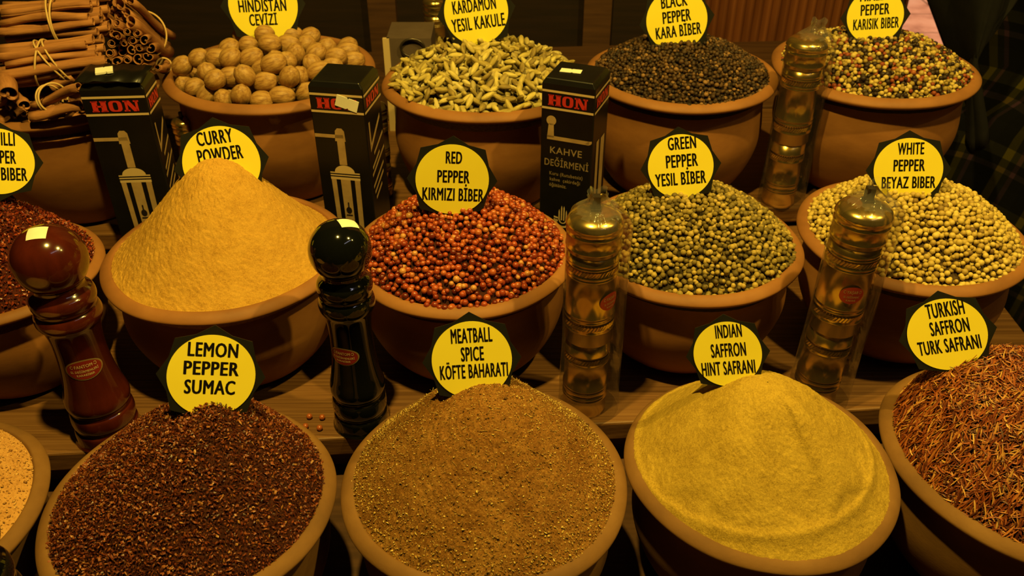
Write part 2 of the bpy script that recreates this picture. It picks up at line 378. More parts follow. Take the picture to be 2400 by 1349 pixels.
M_redpep = grain_mat('red_peppercorn', [(0, (.10, .012, .005)), (.3, (.26, .035, .012)), (.6, (.40, .07, .02)), (.90, (.46, .12, .03)), (.97, (.56, .26, .08))], .28, .5, 300, .0005)
M_grnpep = grain_mat('green_peppercorn', [(0, (.10, .072, .022)), (.3, (.20, .145, .032)), (.6, (.33, .24, .055)), (.9, (.50, .36, .09))], .6, .3, 500, .001)
M_whtpep = grain_mat('white_peppercorn', [(0, (.16, .09, .025)), (.06, (.42, .285, .065)), (.5, (.57, .415, .095)), (1, (.69, .52, .14))], .55, .35, 300, .0006)
M_blkpep = grain_mat('black_peppercorn', [(0, (.016, .008, .004)), (.5, (.055, .027, .010)), (.85, (.11, .055, .020)), (.97, (.28, .15, .055))], .55, .4, 700, .0015)
M_mixpep = grain_mat('mixed_peppercorn', [(0, (.035, .02, .012)), (.27, (.07, .045, .02)), (.30, (.26, .055, .018)), (.44, (.36, .11, .028)), (.45, (.32, .22, .05)), (.66, (.42, .30, .07)), (.67, (.58, .43, .12)), (1, (.70, .55, .18))], .5, .35, 400, .0007)
for e in [n for n in nodes(M_mixpep)[0] if n.type == 'VALTORGB']: e.color_ramp.interpolation = 'CONSTANT'
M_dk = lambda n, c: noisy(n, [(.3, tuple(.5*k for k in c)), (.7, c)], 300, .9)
HEAP = {}
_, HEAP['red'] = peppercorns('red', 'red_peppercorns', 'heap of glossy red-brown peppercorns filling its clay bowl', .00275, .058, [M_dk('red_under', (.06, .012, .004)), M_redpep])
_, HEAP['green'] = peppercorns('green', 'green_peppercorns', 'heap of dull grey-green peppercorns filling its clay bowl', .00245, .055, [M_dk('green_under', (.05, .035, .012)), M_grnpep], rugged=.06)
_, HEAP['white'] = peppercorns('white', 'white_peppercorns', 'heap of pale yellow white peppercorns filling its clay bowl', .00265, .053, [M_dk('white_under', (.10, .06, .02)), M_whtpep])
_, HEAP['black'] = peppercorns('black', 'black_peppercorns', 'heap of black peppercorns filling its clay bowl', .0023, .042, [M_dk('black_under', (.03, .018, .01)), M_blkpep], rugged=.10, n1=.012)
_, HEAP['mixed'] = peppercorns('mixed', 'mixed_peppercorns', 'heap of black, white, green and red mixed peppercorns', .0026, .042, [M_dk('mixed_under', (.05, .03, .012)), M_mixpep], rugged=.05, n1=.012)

# flakes
FLAKE_V = np.array([(1, 0, 0), (-1, .1, 0), (.1, .8, .1), (-.2, -.75, 0), (.05, .1, .34), (0, -.1, -.34), (.6, .55, 0)]); 
FLAKE_F = np.array([(0, 6, 4), (6, 2, 4), (2, 1, 4), (1, 3, 4), (3, 0, 4), (6, 0, 5), (2, 6, 5), (1, 2, 5), (3, 1, 5), (0, 3, 5)])
def flakes(R, h, dmin, size, lift=0., layers=2, smin=.55, rmin=0.):
    out = []
    for L in range(layers):
        P = disk_points(R, dmin, tries=120000)
        if rmin: 
            rr = np.hypot(P[:, 0], P[:, 1])/R; P = P[RNG.random(len(P)) < np.clip((rr-rmin)/(1-rmin), .06, 1)]
        S = size*RNG.uniform(smin, 1.35, (len(P), 1))*np.array([[1, .85, .8]])*RNG.uniform(.7, 1.25, (len(P), 3))
        Z = h(P[:, 0], P[:, 1])+lift-L*size*.9+size*RNG.uniform(-.5, .5, len(P))
        out.append(scatter(FLAKE_V, FLAKE_F, np.c_[P, Z], S, rot_random(len(P))))
    return out
def flake_heap(key, name, label, H, mats, size, dmin, apex, q, n1=.008, cat='spice'):
    x, y, R, zr, zb = BOWLS[key]; h = heap_fn(R, H, apex, 'dome', q, n1=n1, sc=38, fill=.935)
    parts = [polar_mound(R, lambda a, b: h(a, b)-1.5*size, 70, 200, .935, apex, rough=.003, rsc=350)]+flakes(.932*R, h, dmin, size)
    v, f, mi = merge(parts); o = obj(name, v, f, mats, None, False, np.minimum(mi, 1), (x, y, zr)); HEAP[key] = h
    return tag(o, label, cat, None, 'stuff')
M_sumac = grain_mat('sumac_flake', [(0, (.036, .007, .003)), (.35, (.125, .023, .007)), (.7, (.225, .052, .014)), (.94, (.27, .09, .025)), (.99, (.42, .2, .06))], .42, .5)
M_chilli = grain_mat('chilli_flake', [(0, (.05, .006, .003)), (.4, (.18, .022, .008)), (.75, (.30, .045, .012)), (.95, (.42, .11, .03))], .35, .5)
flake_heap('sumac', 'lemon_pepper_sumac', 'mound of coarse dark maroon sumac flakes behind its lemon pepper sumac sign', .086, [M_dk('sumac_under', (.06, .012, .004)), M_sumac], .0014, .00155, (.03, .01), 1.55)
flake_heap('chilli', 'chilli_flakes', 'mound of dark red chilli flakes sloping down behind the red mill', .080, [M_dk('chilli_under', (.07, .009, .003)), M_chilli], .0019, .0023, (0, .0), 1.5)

# powders
def powder_heap(key, name, label, H, mats, apex, e, q, nr=170, nt=420, n1=.006, rough=.0011, rsc=600, extra=None, chips=None, kind='cone', fill=.94):
    x, y, R, zr, zb = BOWLS[key]; h = heap_fn(R, H, apex, kind, q, e, n1=n1, sc=26, fill=fill)
    parts = [polar_mound(R, h, nr, nt, fill, apex, rough=rough, rsc=rsc, extra=extra)]
    if chips: parts += chips(R, (lambda a, b: h(a, b)+(extra(a, b) if extra else 0)))
    v, f, mi = merge(parts); o = obj(name, v, f, mats, None, True, np.minimum(mi, len(mats)-1), (x, y, zr)); HEAP[key] = h
    return tag(o, label, 'spice powder', None, 'stuff')
M_curry = powder('curry_powder', [(.30, (.30, .135, .02)), (.48, (.53, .295, .05)), (.65, (.63, .37, .07))])
M_indian = powder('indian_saffron_powder', [(.32, (.24, .145, .020)), (.48, (.44, .29, .042)), (.66, (.58, .40, .062))])
M_meat = powder('meatball_spice', [(.30, (.085, .030, .007)), (.48, (.22, .095, .020)), (.68, (.40, .21, .05))], 700, 38)
M_beigep = powder('beige_powder', [(.3, (.30, .135, .035)), (.5, (.52, .27, .085)), (.7, (.62, .36, .12))], 500, 60)
M_chip = grain_mat('herb_chip', [(0, (.09, .04, .010)), (.4, (.30, .17, .035)), (.75, (.54, .37, .09)), (1, (.72, .54, .17))], .6, .3)
M_beigechip = grain_mat('beige_flake', [(0, (.26, .12, .03)), (.5, (.52, .28, .085)), (1, (.70, .44, .15))], .7, .3)
def curry_extra(x, y):
    t = np.arctan2(y, x-.004); r = np.hypot(x, y); return .0016*fbm(t*5+3, r*40, 3)*np.clip(r/.03, 0, 1)
powder_heap('curry', 'curry_powder', 'tall orange-yellow cone of curry powder in its clay bowl', .098, [M_curry], (.004, .004), .33, 1.30, extra=curry_extra, rough=.0026, rsc=480)
def indian_extra(x, y):           # flat scoop marks with crisp edges, and the ridge pressed along the rim
    x = np.asarray(x, float); y = np.asarray(y, float); t = np.arctan2(y-.004, x+.008); r = np.hypot(x+.008, y-.004); z = np.zeros_like(x)
    st = lambda q, w_: 1/(1+np.exp(-np.clip(q/w_, -30, 30)))
    for a0, a1, r0, r1, d in ((-1.08, -.62, .022, .084, .0036), (-.52, -.20, .035, .080, -.0028), (-1.55, -1.16, .030, .080, -.0022), (-2.55, -1.95, .040, .078, .0020), (.05, .5, .03, .085, .0022), (-3.0, -2.65, .03, .084, -.002)):
        z = z+d*st(t-a0, .022)*st(a1-t, .045)*st(r-r0, .003)*st(r1+.004*np.sin(9*t)-r, .0012)
    return z+.0022*np.exp(-((r-.089)/.003)**2)+.0012*fbm(x*90, y*90, 3)
powder_heap('indian', 'indian_saffron_powder', 'mustard yellow mound of fine Indian saffron powder in its clay bowl', .080, [M_indian], (-.006, .002), .30, 1.05, extra=indian_extra, rough=.0016, rsc=520, n1=.005, fill=.955)
STRAW_V = np.array([(-1, 0, .12), (-1, .1, -.06), (-1, -.1, -.06), (1, 0, .12), (1, .1, -.06), (1, -.1, -.06)], float)*np.array([1, .8, .8]); STRAW_F = np.array([(0, 2, 1), (3, 4, 5), (0, 1, 4), (0, 4, 3), (1, 2, 5), (1, 5, 4), (2, 0, 3), (2, 3, 5)])
def flat_rot(n, tilt=.35):
    a = RNG.uniform(0, 2*np.pi, n); t = RNG.normal(0, tilt, n); ca, sa, ct, st = np.cos(a), np.sin(a), np.cos(t), np.sin(t)
    Rz = np.stack([np.stack([ca, -sa, 0*a], -1), np.stack([sa, ca, 0*a], -1), np.stack([0*a, 0*a, 1+0*a], -1)], 1)
    Ry = np.stack([np.stack([ct, 0*a, st], -1), np.stack([0*a, 1+0*a, 0*a], -1), np.stack([-st, 0*a, ct], -1)], 1)
    return Rz@Ry
def meat_chips(R, h):
    a = flakes(.93*R, h, .0020, .0010, 0.0003, 1, rmin=.35)+flakes(.93*R, h, .0016, .0007, 0.0002, 1)+flakes(.935*R, h, .0022, .0014, .0004, 1, rmin=.72)
    P = disk_points(.88*R, .007); a.append(scatter(STRAW_V, STRAW_F, np.c_[P, h(P[:, 0], P[:, 1])+.0005], np.c_[RNG.uniform(.0012, .0034, len(P)), np.full((len(P), 2), .0022)], flat_rot(len(P), .5)))
    return a
powder_heap('meat', 'meatball_spice', 'rounded brown mound of meatball spice flecked with yellow herb bits', .088, [M_meat, M_chip], (.004, .004), .42, 1.05, n1=.010, rough=.0030, rsc=420, chips=meat_chips)
def beige_chips(R, h): return flakes(.935*R, h, .0022, .0013, .0002, 1)
powder_heap('beige', 'beige_spice_powder', 'pale beige flaky spice powder in the bowl beside the sumac', .045, [M_beigep, M_beigechip], (-.01, 0), .5, 1.0, 90, 260, chips=beige_chips)

# safflower threads sold as saffron
def threads():
    x, y, R, zr, zb = BOWLS['turk']; h = heap_fn(R, .074, (-.030, .012), 'dome', 2.5, n1=.016, sc=30, fill=.93); HEAP['turk'] = h
    base = polar_mound(R, lambda a, b: h(a, b)-.004, 60, 160, .93, (-.02, .01), rough=.003, rsc=300)
    nseg = 4; ring = []
    P = disk_points(.915*R, .0015, tries=80000); P2 = disk_points(.915*R, .0016, tries=60000); P = np.vstack([P, P2]); n = len(P)
    L = RNG.uniform(.0022, .0052, n); a = RNG.uniform(0, 2*np.pi, n); wd = RNG.uniform(.00026, .00052, n); bend = RNG.normal(0, .14, n); til = RNG.normal(.1, .75, n)
    Z = h(P[:, 0], P[:, 1])+RNG.uniform(-.004, .0012, n)
    s = np.linspace(-1, 1, nseg)
    V = np.zeros((n, nseg, 3, 3))
    eps = .002; gx = (h(P[:, 0]+eps, P[:, 1])-h(P[:, 0]-eps, P[:, 1]))/(2*eps); gy = (h(P[:, 0], P[:, 1]+eps)-h(P[:, 0], P[:, 1]-eps))/(2*eps)
    for i, si in enumerate(s):
        ang = a+bend*si; dx = si*L*np.cos(ang); dy = si*L*np.sin(ang); ww = wd*(1-.6*si*si)
        c = np.stack([P[:, 0]+dx, P[:, 1]+dy, Z+gx*dx+gy*dy+si*L*til*.6], -1)
        side = np.stack([-np.sin(ang), np.cos(ang), 0*ang], -1)
        V[:, i, 0] = c+side*(ww*1.6)[:, None]; V[:, i, 1] = c-side*(ww*1.6)[:, None]; V[:, i, 2] = c+np.array([0, 0, 1.0])*(ww*1.1)[:, None]
    f = []
    for i in range(nseg-1):
        for j in range(3): k = (j+1) % 3; f += [(i*3+j, i*3+k, (i+1)*3+k), (i*3+j, (i+1)*3+k, (i+1)*3+j)]
    f += [(0, 2, 1), ((nseg-1)*3, (nseg-1)*3+1, (nseg-1)*3+2)]
    f = np.array(f); Fc = (f[None]+(np.arange(n)*nseg*3)[:, None, None]).reshape(-1, 3)
    v, ff, mi = merge([base, (V.reshape(-1, 3), Fc)])
    m = grain_mat('safflower_thread', [(0, (.06, .012, .004)), (.35, (.19, .036, .008)), (.65, (.34, .085, .018)), (.86, (.46, .18, .04)), (1, (.68, .40, .11))], .5, .4)
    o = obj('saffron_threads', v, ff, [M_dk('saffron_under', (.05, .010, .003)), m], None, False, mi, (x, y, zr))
    tag(o, 'tangled mound of orange-red saffron threads in its clay bowl', 'spice', None, 'stuff')
threads()

# ------------------------------------------------------------------ nutmegs, one object each
def nut_mesh(seed):
    r = np.random.default_rng(seed); v, f = ICO4; v = v.copy(); z = v[:, 2]
    rad = 1-.10*np.abs(z)**2+.02*r.normal()
    t = np.arctan2(v[:, 1], v[:, 0])
    g = 1+.018*np.sin(t*5+3*z+seed)+.014*np.sin(t*9-4*z)+.03*np.exp(-((z-.97)/.06)**2)-.05*np.exp(-((1-np.abs(z))/.02)**2)
    s = np.array([.0116, .0112, .0166])*np.array([1+.05*r.normal(), 1+.05*r.normal(), 1+.08*r.normal()])
    return mesh('nutmeg', v*(rad*g)[:, None]*s, f, M_nut)
NUTS = [nut_mesh(s) for s in range(5)]
nut_px = [(519,53,0),(486,78,20),(451,93,80),(517,83,60),(484,98,50),(572,83,20),(549,111,40),(587,103,0),(451,123,10),(514,139,-10),(413,144,60),(459,151,30),(484,174,100),(415,181,90),(534,181,5),(580,146,30),(552,156,40),(456,204,30),(489,212,50),(537,219,90),(567,222,70),(587,207,110),(613,101,0),(663,106,10),(681,81,0),(736,71,10),(726,88,30),(718,103,40),(764,66,50),(784,88,40),(802,96,60),(822,106,60),(766,111,40),(642,129,90),(694,131,70),(620,154,10),(744,129,40),(736,149,110),(792,141,20),(814,126,10),(860,134,0),(834,118,30),(667,161,90),(708,181,80),(618,199,20),(673,204,60),(605,222,0),(635,232,0),(780,165,30),(830,150,10),(745,185,20),(640,110,0),(700,70,30),(560,75,80),(640,180,20),(435,165,40),(520,200,40),(855,155,40),(810,175,30),(720,215,30),(655,225,0),(770,195,0)]
ORD = 'first second third fourth fifth sixth seventh eighth ninth tenth eleventh twelfth thirteenth fourteenth fifteenth sixteenth seventeenth eighteenth nineteenth twentieth twenty-first twenty-second'.split()
def nutmegs():
    x, y, R, zr, zb = BOWLS['nutmeg']; h = heap_fn(R, .040, (0, 0), 'dome', 2.0, n1=0, fill=.93)
    HEAP['nutmeg'] = h
    pts = []
    for u, v, a in nut_px:
        d = ray(u, v); t = .6
        while t < 2:
            p = np.array([d[0]*t, d[1]*t, CAMZ+d[2]*t])
            if p[2] < zr+float(h(p[0]-x, p[1]-y)) and math.hypot(p[0]-x, p[1]-y) < R*1.2: break
            t += .002
        pts.append(np.array([p[0]-x, p[1]-y, p[2]-zr]))
    P = np.array(pts); n0 = len(P)
    lo = disk_points(.72*R, .0235); P = np.vstack([P, np.c_[lo, h(lo[:, 0], lo[:, 1])-.021]])
    for it in range(60):               # push apart the ones that would touch
        D = P[:, None]-P[None]; L = np.linalg.norm(D, axis=2)+np.eye(len(P)); ov = np.clip(.0232-L, 0, None); np.fill_diagonal(ov, 0)
        mv = (D/L[..., None]*ov[..., None]).sum(1)*.35; mv[:n0, :2] *= .45; P = P+mv
        rr = np.hypot(P[:, 0], P[:, 1]); lim = .80*R; k = rr > lim; P[k, :2] *= (lim/rr[k])[:, None]
        P[:, 2] = np.maximum(P[:, 2], -.03)
    uv = proj(P[:n0]+np.array([x, y, zr]))
    rows = [[] for _ in range(7)]
    for i in range(n0): rows[int(np.searchsorted([82, 104, 126, 150, 174, 200], uv[i, 1]))].append(i)
    names = ['topmost row', 'second row down', 'third row down', 'fourth row down', 'third row up', 'second row up', 'lowest row against the rim']
    lab = {}
    for k, rw in enumerate(rows):
        for j, i in enumerate(sorted(rw, key=lambda q: uv[q, 0])):
            lab[i] = '%s brown nutmeg along the %s, counting from the cinnamon' % (ORD[j], names[k])
    for i, p in enumerate(P):
        o = bpy.data.objects.new('nutmeg', NUTS[i % 5]); C.objects.link(o); o.location = (x+p[0], y+p[1], zr+p[2])
        if i < n0:
            a = math.radians(nut_px[i][2]); ax = Vector((math.cos(a), .5*math.sin(a)*random.choice((-1, .3)), math.sin(a)*.9))
            if 75 < nut_px[i][2] < 100: ax = Vector((random.uniform(-.2, .2), -.8, .6))
        else: ax = Vector((random.gauss(0, 1), random.gauss(0, 1), random.gauss(0, .4)))
        o.rotation_euler = (ax.to_track_quat('Z', 'Y') @ Vector((0, 0, 1)).rotation_difference(Vector((0, 0, 1)))).to_euler()
        tag(o, lab[i] if i < n0 else 'brown nutmeg lying deep in the gaps of the nutmeg pile', 'nutmeg', 'whole nutmegs' if i < n0 else 'nutmegs under the top ones')
nutmegs()

# ------------------------------------------------------------------ cardamom pods: the 300 largest in view are objects, the rest one heap
def pod_mesh(seed):
    r = np.random.default_rng(seed); n = 12; z = np.linspace(-1, 1, 11); prof = np.sqrt(np.clip(1-np.abs(z)**1.7, 0, 1))*(1-.12*z); prof[0] = prof[-1] = .04
    th = np.linspace(0, 2*np.pi, n, endpoint=False); rid = 1+.10*np.cos(3*th)+.05*np.cos(6*th)
    bx = .12*r.normal()*(1-z*z)
    v = np.stack([np.outer(prof, np.cos(th)*rid)*.0035+bx[:, None]*.008, np.outer(prof, np.sin(th)*rid)*.0031, np.repeat(z[:, None]*.0092, n, 1)], -1).reshape(-1, 3)*(1+.08*r.normal())
    f = [(i*n+j, i*n+(j+1) % n, (i+1)*n+(j+1) % n, (i+1)*n+j) for i in range(10) for j in range(n)]+[tuple(range(n-1, -1, -1)), tuple(10*n+j for j in range(n))]
    return v, f
def cardamom():
    x, y, R, zr, zb = BOWLS['cardamom']; h = heap_fn(R, .043, (0, 0), 'dome', 1.9, n1=.012, sc=35); HEAP['cardamom'] = h
    ms = []
    for k, (c0, c1) in enumerate((((.34, .25, .06), (.62, .50, .14)), ((.24, .17, .04), (.48, .37, .10)), ((.44, .34, .09), (.72, .60, .18)), ((.16, .11, .03), (.36, .26, .07)))):
        ms.append(noisy('cardamom_husk', [(.3, c0), (.7, c1)], 300, .6, 3, (1, 1, .25), 600, .6, .0010))
    geo = [pod_mesh(s) for s in range(6)]; M = [mesh('cardamom_pod', g[0], g[1], ms[i % 4]) for i, g in enumerate(geo)]+[mesh('cardamom_pod', geo[i][0], geo[i][1], ms[(i+2) % 4]) for i in range(6)]
    P = disk_points(.90*R, .0083, tries=60000); Z = h(P[:, 0], P[:, 1])+RNG.uniform(-.005, .0035, len(P))
    near = np.argsort(P[:, 1]-Z*.8)
    def quat():
        a = random.random()*2*math.pi; return Vector((math.cos(a), math.sin(a), random.gauss(0, .65))).to_track_quat('Z', 'Y')
    rest = [];
    for c, i in enumerate(near):
        if c < 300:
            o = bpy.data.objects.new('cardamom_pod', M[random.randrange(len(M))]); C.objects.link(o); o.location = (x+P[i, 0], y+P[i, 1], zr+Z[i]); o.rotation_euler = quat().to_euler()
            tag(o, 'pale green cardamom pod in the heap under the cardamom sign', 'cardamom pod', 'cardamom pods on top of the heap')
        else: rest.append((P[i, 0], P[i, 1], Z[i]))
    Q = disk_points(.87*R, .0085, tries=40000); rest += [(a, b, float(h(a, b))-.006) for a, b in Q]
    rest = np.array(rest); mb_ = []
    gv, gf = np.array(geo[0][0]), [q for q in geo[0][1] if len(q) == 4]
    rm = np.array([np.array(quat().to_matrix()) for _ in rest])
    parts = [polar_mound(R, lambda a, b: h(a, b)-.010, 30, 90), scatter(gv, np.array(gf), rest, np.ones((len(rest), 3)), rm)]
    v, f, mi = merge(parts)
    hm = grain_mat('cardamom_husks', [(0, (.30, .23, .08)), (.5, (.46, .37, .13)), (1, (.62, .52, .2))], .6, .3, 150)
    o = obj('cardamom_pods', v, f, [M_dk('cardamom_under', (.2, .15, .06)), hm], None, True, mi, (x, y, zr))
    tag(o, 'the remaining cardamom pods beneath and behind the top ones', 'cardamom', None, 'stuff')
cardamom()

# ------------------------------------------------------------------ cinnamon bundles
def stick_geo(L, r, seed, bend=.0016):
    g = random.Random(seed); n = 30; a = np.linspace(0, 2*math.pi*1.55, n); rr = r*(1-.48*a/a[-1]); t = r*.13
    two = g.random() < .5
    if two:                      # double scroll
        a = np.linspace(-math.pi*1.45, math.pi*1.45, n); rr = r*(1-.55*(np.abs(a)/a[-1])**1.5)
        cx = np.sign(a)*r*.30*np.clip(np.abs(a)/2, 0, 1)
    else: cx = 0*a
    out = np.stack([cx+rr*np.cos(a-math.pi/2), rr*np.sin(a-math.pi/2)], -1); inn = np.stack([cx+(rr-t)*np.cos(a-math.pi/2), (rr-t)*np.sin(a-math.pi/2)], -1)
    ring = np.vstack([out, inn[::-1]]); k = len(ring); ns = 9; v = []; f = []
    rot = g.random()*6.28; ca, sa = math.cos(rot), math.sin(rot); ring = ring@np.array([[ca, -sa], [sa, ca]])
    ph, am = g.random()*6, bend*(.5+g.random()); tap = g.uniform(-.08, .08)
    for i in range(ns):
        s = i/(ns-1)-.5; d = am*math.cos(s*4+ph); d2 = am*math.sin(s*5+ph*2); sc = 1+tap*s*2+.05*math.sin(9*s+ph)
        for p in ring: v.append((p[0]*sc+d, p[1]*sc+d2, s*L))
    for i in range(ns-1):
        for j in range(k): f.append((i*k+j, i*k+(j+1) % k, (i+1)*k+(j+1) % k, (i+1)*k+j))
    for e in (0, ns-1):
        for j in range(n-1):
            q = (e*k+j, e*k+j+1, e*k+k-2-j, e*k+k-1-j); f.append(q if e else q[::-1])
    return v, f
def axis_matrix(p0, p1):
    p0, p1 = Vector(p0), Vector(p1); d = (p1-p0); q = d.to_track_quat('Z', 'Y'); return Matrix.Translation((p0+p1)/2) @ q.to_matrix().to_4x4(), d.length
def bundle(p0, p1, rb, rs, label, bands, seed, flat=1.0):
    M, L = axis_matrix(p0, p1); root = empty('cinnamon_bundle', M=M); tag(root, label, 'cinnamon sticks', 'cinnamon bundles in the bowl')
    g = random.Random(seed); pos = []
    d = rs*2.05; nn = int(rb/d)+2
    for i in range(-nn, nn+1):
        for j in range(-nn, nn+1):
            px, py = (i+.5*(j % 2))*d, j*d*.87
            if math.hypot(px, py/flat) < rb-rs*.55: pos.append((px, py))
    for k, (px, py) in enumerate(pos):
        v, f = stick_geo(L*g.uniform(.86, 1.06), rs*g.uniform(.85, 1.12), seed*50+k); off = g.uniform(-.05, .05)*L
        o = obj('cinnamon_stick', [(a+px, b+py, c+off) for a, b, c in v], f, M_cinn, root)
        md = o.modifiers
    for zb_, tilt in bands:
        th = np.linspace(0, 2*np.pi, 48, endpoint=False); rr = rb+rs*.10
        P = np.stack([rr*np.cos(th), rr*flat*np.sin(th)*1.0, zb_*L+tilt*rb*np.cos(th+seed)], -1)
        v, f = tube(P, .0011, 6, True); obj('rubber_band', v, f, M_band, root)
    return root
yc = BOWLS['cinnamon'][1]
bundle(on_y(12, 62, .985), on_y(246, 40, .995), .0290, .0052, 'large level cinnamon bundle lying on top of the pile', [(.02, .12), (.09, -.1)], 3)
bundle(on_y(0, 160, .925), on_y(238, 130, .950), .0235, .0046, 'rising cinnamon bundle just under the large level one', [(-.10, .3), (.02, -.55), (.08, -.45)], 5)
bundle(on_y(78, 246, .905), on_y(186, 205, .885), .0140, .0058, 'small cinnamon bundle of few sticks beside the first grinder box', [(-.14, .2), (-.06, .4)], 6)
bundle(on_y(262, 30, 1.00), on_y(372, 105, 1.10), .0270, .0062, 'slanting cinnamon bundle nearest the nutmeg bowl', [(.16, .2)], 8)
bundle(on_y(305, 118, .985), on_y(340, 112, 1.12), .0275, .0054, 'cinnamon bundle standing end-on above the first grinder box', [(.1, .1)], 9)
bundle(on_y(372, 160, 1.00), on_y(392, 150, 1.08), .0085, .0052, 'thin cinnamon bundle wedged against the nutmeg bowl', [(.1, .1)], 12)
def loose(p0, p1, r, label, seed):
    M, L = axis_matrix(p0, p1); v, f = stick_geo(L, r, seed); o = obj('cinnamon_stick', v, f, M_cinn); o.matrix_world = M; tag(o, label, 'cinnamon stick', 'loose cinnamon sticks')
loose(on_y(-4, 165, .92), on_y(24, 222, .88), .0085, 'thick loose cinnamon stick sloping down the bowl edge', 71)
loose(on_y(34, 222, .905), on_y(58, 250, .885), .0060, 'short broken cinnamon stick beside the small bundle', 72)
loose(on_y(70, 272, .885), on_y(190, 250, .895), .0060, 'loose cinnamon stick lying along the clay rim', 73)
loose(on_y(120, 205, .92), on_y(170, 178, .93), .0065, 'loose cinnamon stick under the rising bundle', 74)
# dark bed the bundles lie on
x, y, R, zr, zb = BOWLS['cinnamon']; h = heap_fn(R, .03, (0, .02), 'dome', 2.0); rest = []
P = disk_points(.80*R, .016); parts = []
for i, (a, b) in enumerate(P):
    v, f = stick_geo(.05, .006, 300+i); q = Vector((random.gauss(0, 1), random.gauss(0, 1), random.gauss(0, .15))).to_track_quat('Z', 'Y').to_matrix()
    v = np.array([q @ Vector(p) for p in v])*np.array([.8, .8, .8])+np.array([a*.75, b*.75, float(h(a*.75, b*.75))-.012]); parts.append((v, np.array([t for t in f if len(t) == 4])))
v, f, mi = merge([polar_mound(R, lambda a, b: h(a, b)-.02, 30, 90)]+parts)
tag(obj('broken_cinnamon_bark', v, f, [M_cinn], None, True, None, (x, y, zr)), 'bed of broken cinnamon bark under the bundles', 'cinnamon bark', None, 'stuff')

# ------------------------------------------------------------------ signs
def star_poly(R):
    return [((R if k % 2 == 0 else .865*R)*math.sin(k*math.pi/8), (R if k % 2 == 0 else .865*R)*math.cos(k*math.pi/8)) for k in range(16)]
def plate(poly, z0, z1):
    n = len(poly); v = [(x, y, z0) for x, y in poly]+[(x, y, z1) for x, y in poly]
    return v, [tuple(range(n-1, -1, -1)), tuple(range(n, 2*n))]+[(i, (i+1) % n, n+(i+1) % n, n+i) for i in range(n)]
def heap_hit(key, u, v):
    x, y, Rb, zr, zb = BOWLS[key]; h = HEAP[key]; d = ray(u, v); t = .4
    while t < 2:
        p = np.array([d[0]*t, d[1]*t, CAMZ+d[2]*t])
        if math.hypot(p[0]-x, p[1]-y) < .95*Rb and p[2] < zr+float(h(p[0]-x, p[1]-y)): return p
        t += .0008
    return None
def sign(u, v, W, key, vb, tilt, roll, lines, label, face=.8, back=0.):
    q = heap_hit(key, u, vb); q = q if q is not None else on_y(u, vb, BOWLS[key][1]+.015)
    kpx = F/depth(q); y = q[1]+(vb-v)/kpx*math.tan(math.radians(tilt))*.9+back
    c = on_y(u, v, y); az = math.atan2(c[0], c[1])*face; tl_ = math.radians(tilt)
    X = np.array([math.cos(az), -math.sin(az), 0]); hz = np.array([-math.sin(az), -math.cos(az), 0])
    n = hz*math.cos(tl_)+np.array([0, 0, math.sin(tl_)]); Y = np.cross(n, X)
    e = 1e-4; J = np.stack([(proj(c+X*e)-proj(c))/e, (proj(c+Y*e)-proj(c))/e], 1)
    best = min(np.linspace(-.7, .7, 2801), key=lambda a: abs(math.atan2(-(J@[math.cos(a), math.sin(a)])[1], (J@[math.cos(a), math.sin(a)])[0])-math.radians(roll)))
    X2 = X*math.cos(best)+Y*math.sin(best); Y2 = -X*math.sin(best)+Y*math.cos(best)
    J2 = np.stack([(proj(c+X2*e)-proj(c))/e, (proj(c+Y2*e)-proj(c))/e], 1); Ji = np.linalg.inv(J2)
    kx, ky = np.linalg.norm(J2[:, 0]), np.linalg.norm(J2[:, 1]); r = W/2/kx
    M = Matrix([[X2[0], Y2[0], n[0], c[0]], [X2[1], Y2[1], n[1], c[1]], [X2[2], Y2[2], n[2], c[2]], [0, 0, 0, 1]])
    root = empty('spice_sign', M=M); tag(root, label, 'sign', 'yellow spice signs')
    pv, pf = plate(star_poly(1.235*r), -.0010, 0); obj('star_card', pv, pf, M_black_card, root, False)
    pv, pf = plate([(r*math.cos(t), r*math.sin(t)) for t in np.linspace(0, 2*math.pi, 72, endpoint=False)], .0002, .0006); disc = obj('yellow_disc', pv, pf, M_yellow, root, False)
    mb = MB()
    for s, tu, tv, tw, th in lines:
        off = Ji@np.array([tu-u, tv-v]); g, f = text_geo(s, tw/kx, th/ky)
        mb.add([(p[0]+off[0], p[1]+off[1], .0008) for p in g], f)
    if lines: mb.out('lettering', M_ink, disc)
    return root
sign(496, 880, 208, 'sumac', 957, 22, -2, [('LEMON', 500, 819, 118, 33), ('PEPPER', 496, 862, 130, 32), ('SUMAC', 492, 906, 120, 33)], 'yellow round sign on black star reading LEMON PEPPER SUMAC', back=.006)
sign(1106, 843, 188, 'meat', 903, 22, 3.5, [('MEATBALL', 1105, 785, 97, 34), ('SPICE', 1107, 828, 54, 33), ('KÖFTE BAHARATI', 1111, 868, 160, 33)], 'yellow round sign on black star reading MEATBALL SPICE')
sign(1705, 829, 160, 'indian', 896, 22, 4, [('INDIAN', 1707, 775, 62, 31), ('SAFFRON', 1707, 819, 82, 32), ('HINT SAFRANI', 1707, 861, 126, 32)], 'yellow round sign on black star reading INDIAN SAFFRON', .9)
sign(2219, 783, 188, 'turk', 865, 22, 8, [('TURKISH', 2214, 724, 90, 35), ('SAFFRON', 2225, 765, 92, 33), ('TURK SAFRANI', 2224, 808, 148, 33)], 'yellow round sign on black star reading TURKISH SAFFRON', .9)
sign(520, 383, 182, 'curry', 400, 16, 8, [('CURRY', 503, 322, 84, 32), ('POWDER', 516, 361, 106, 33)], 'yellow round sign on black star reading CURRY POWDER', back=.016)
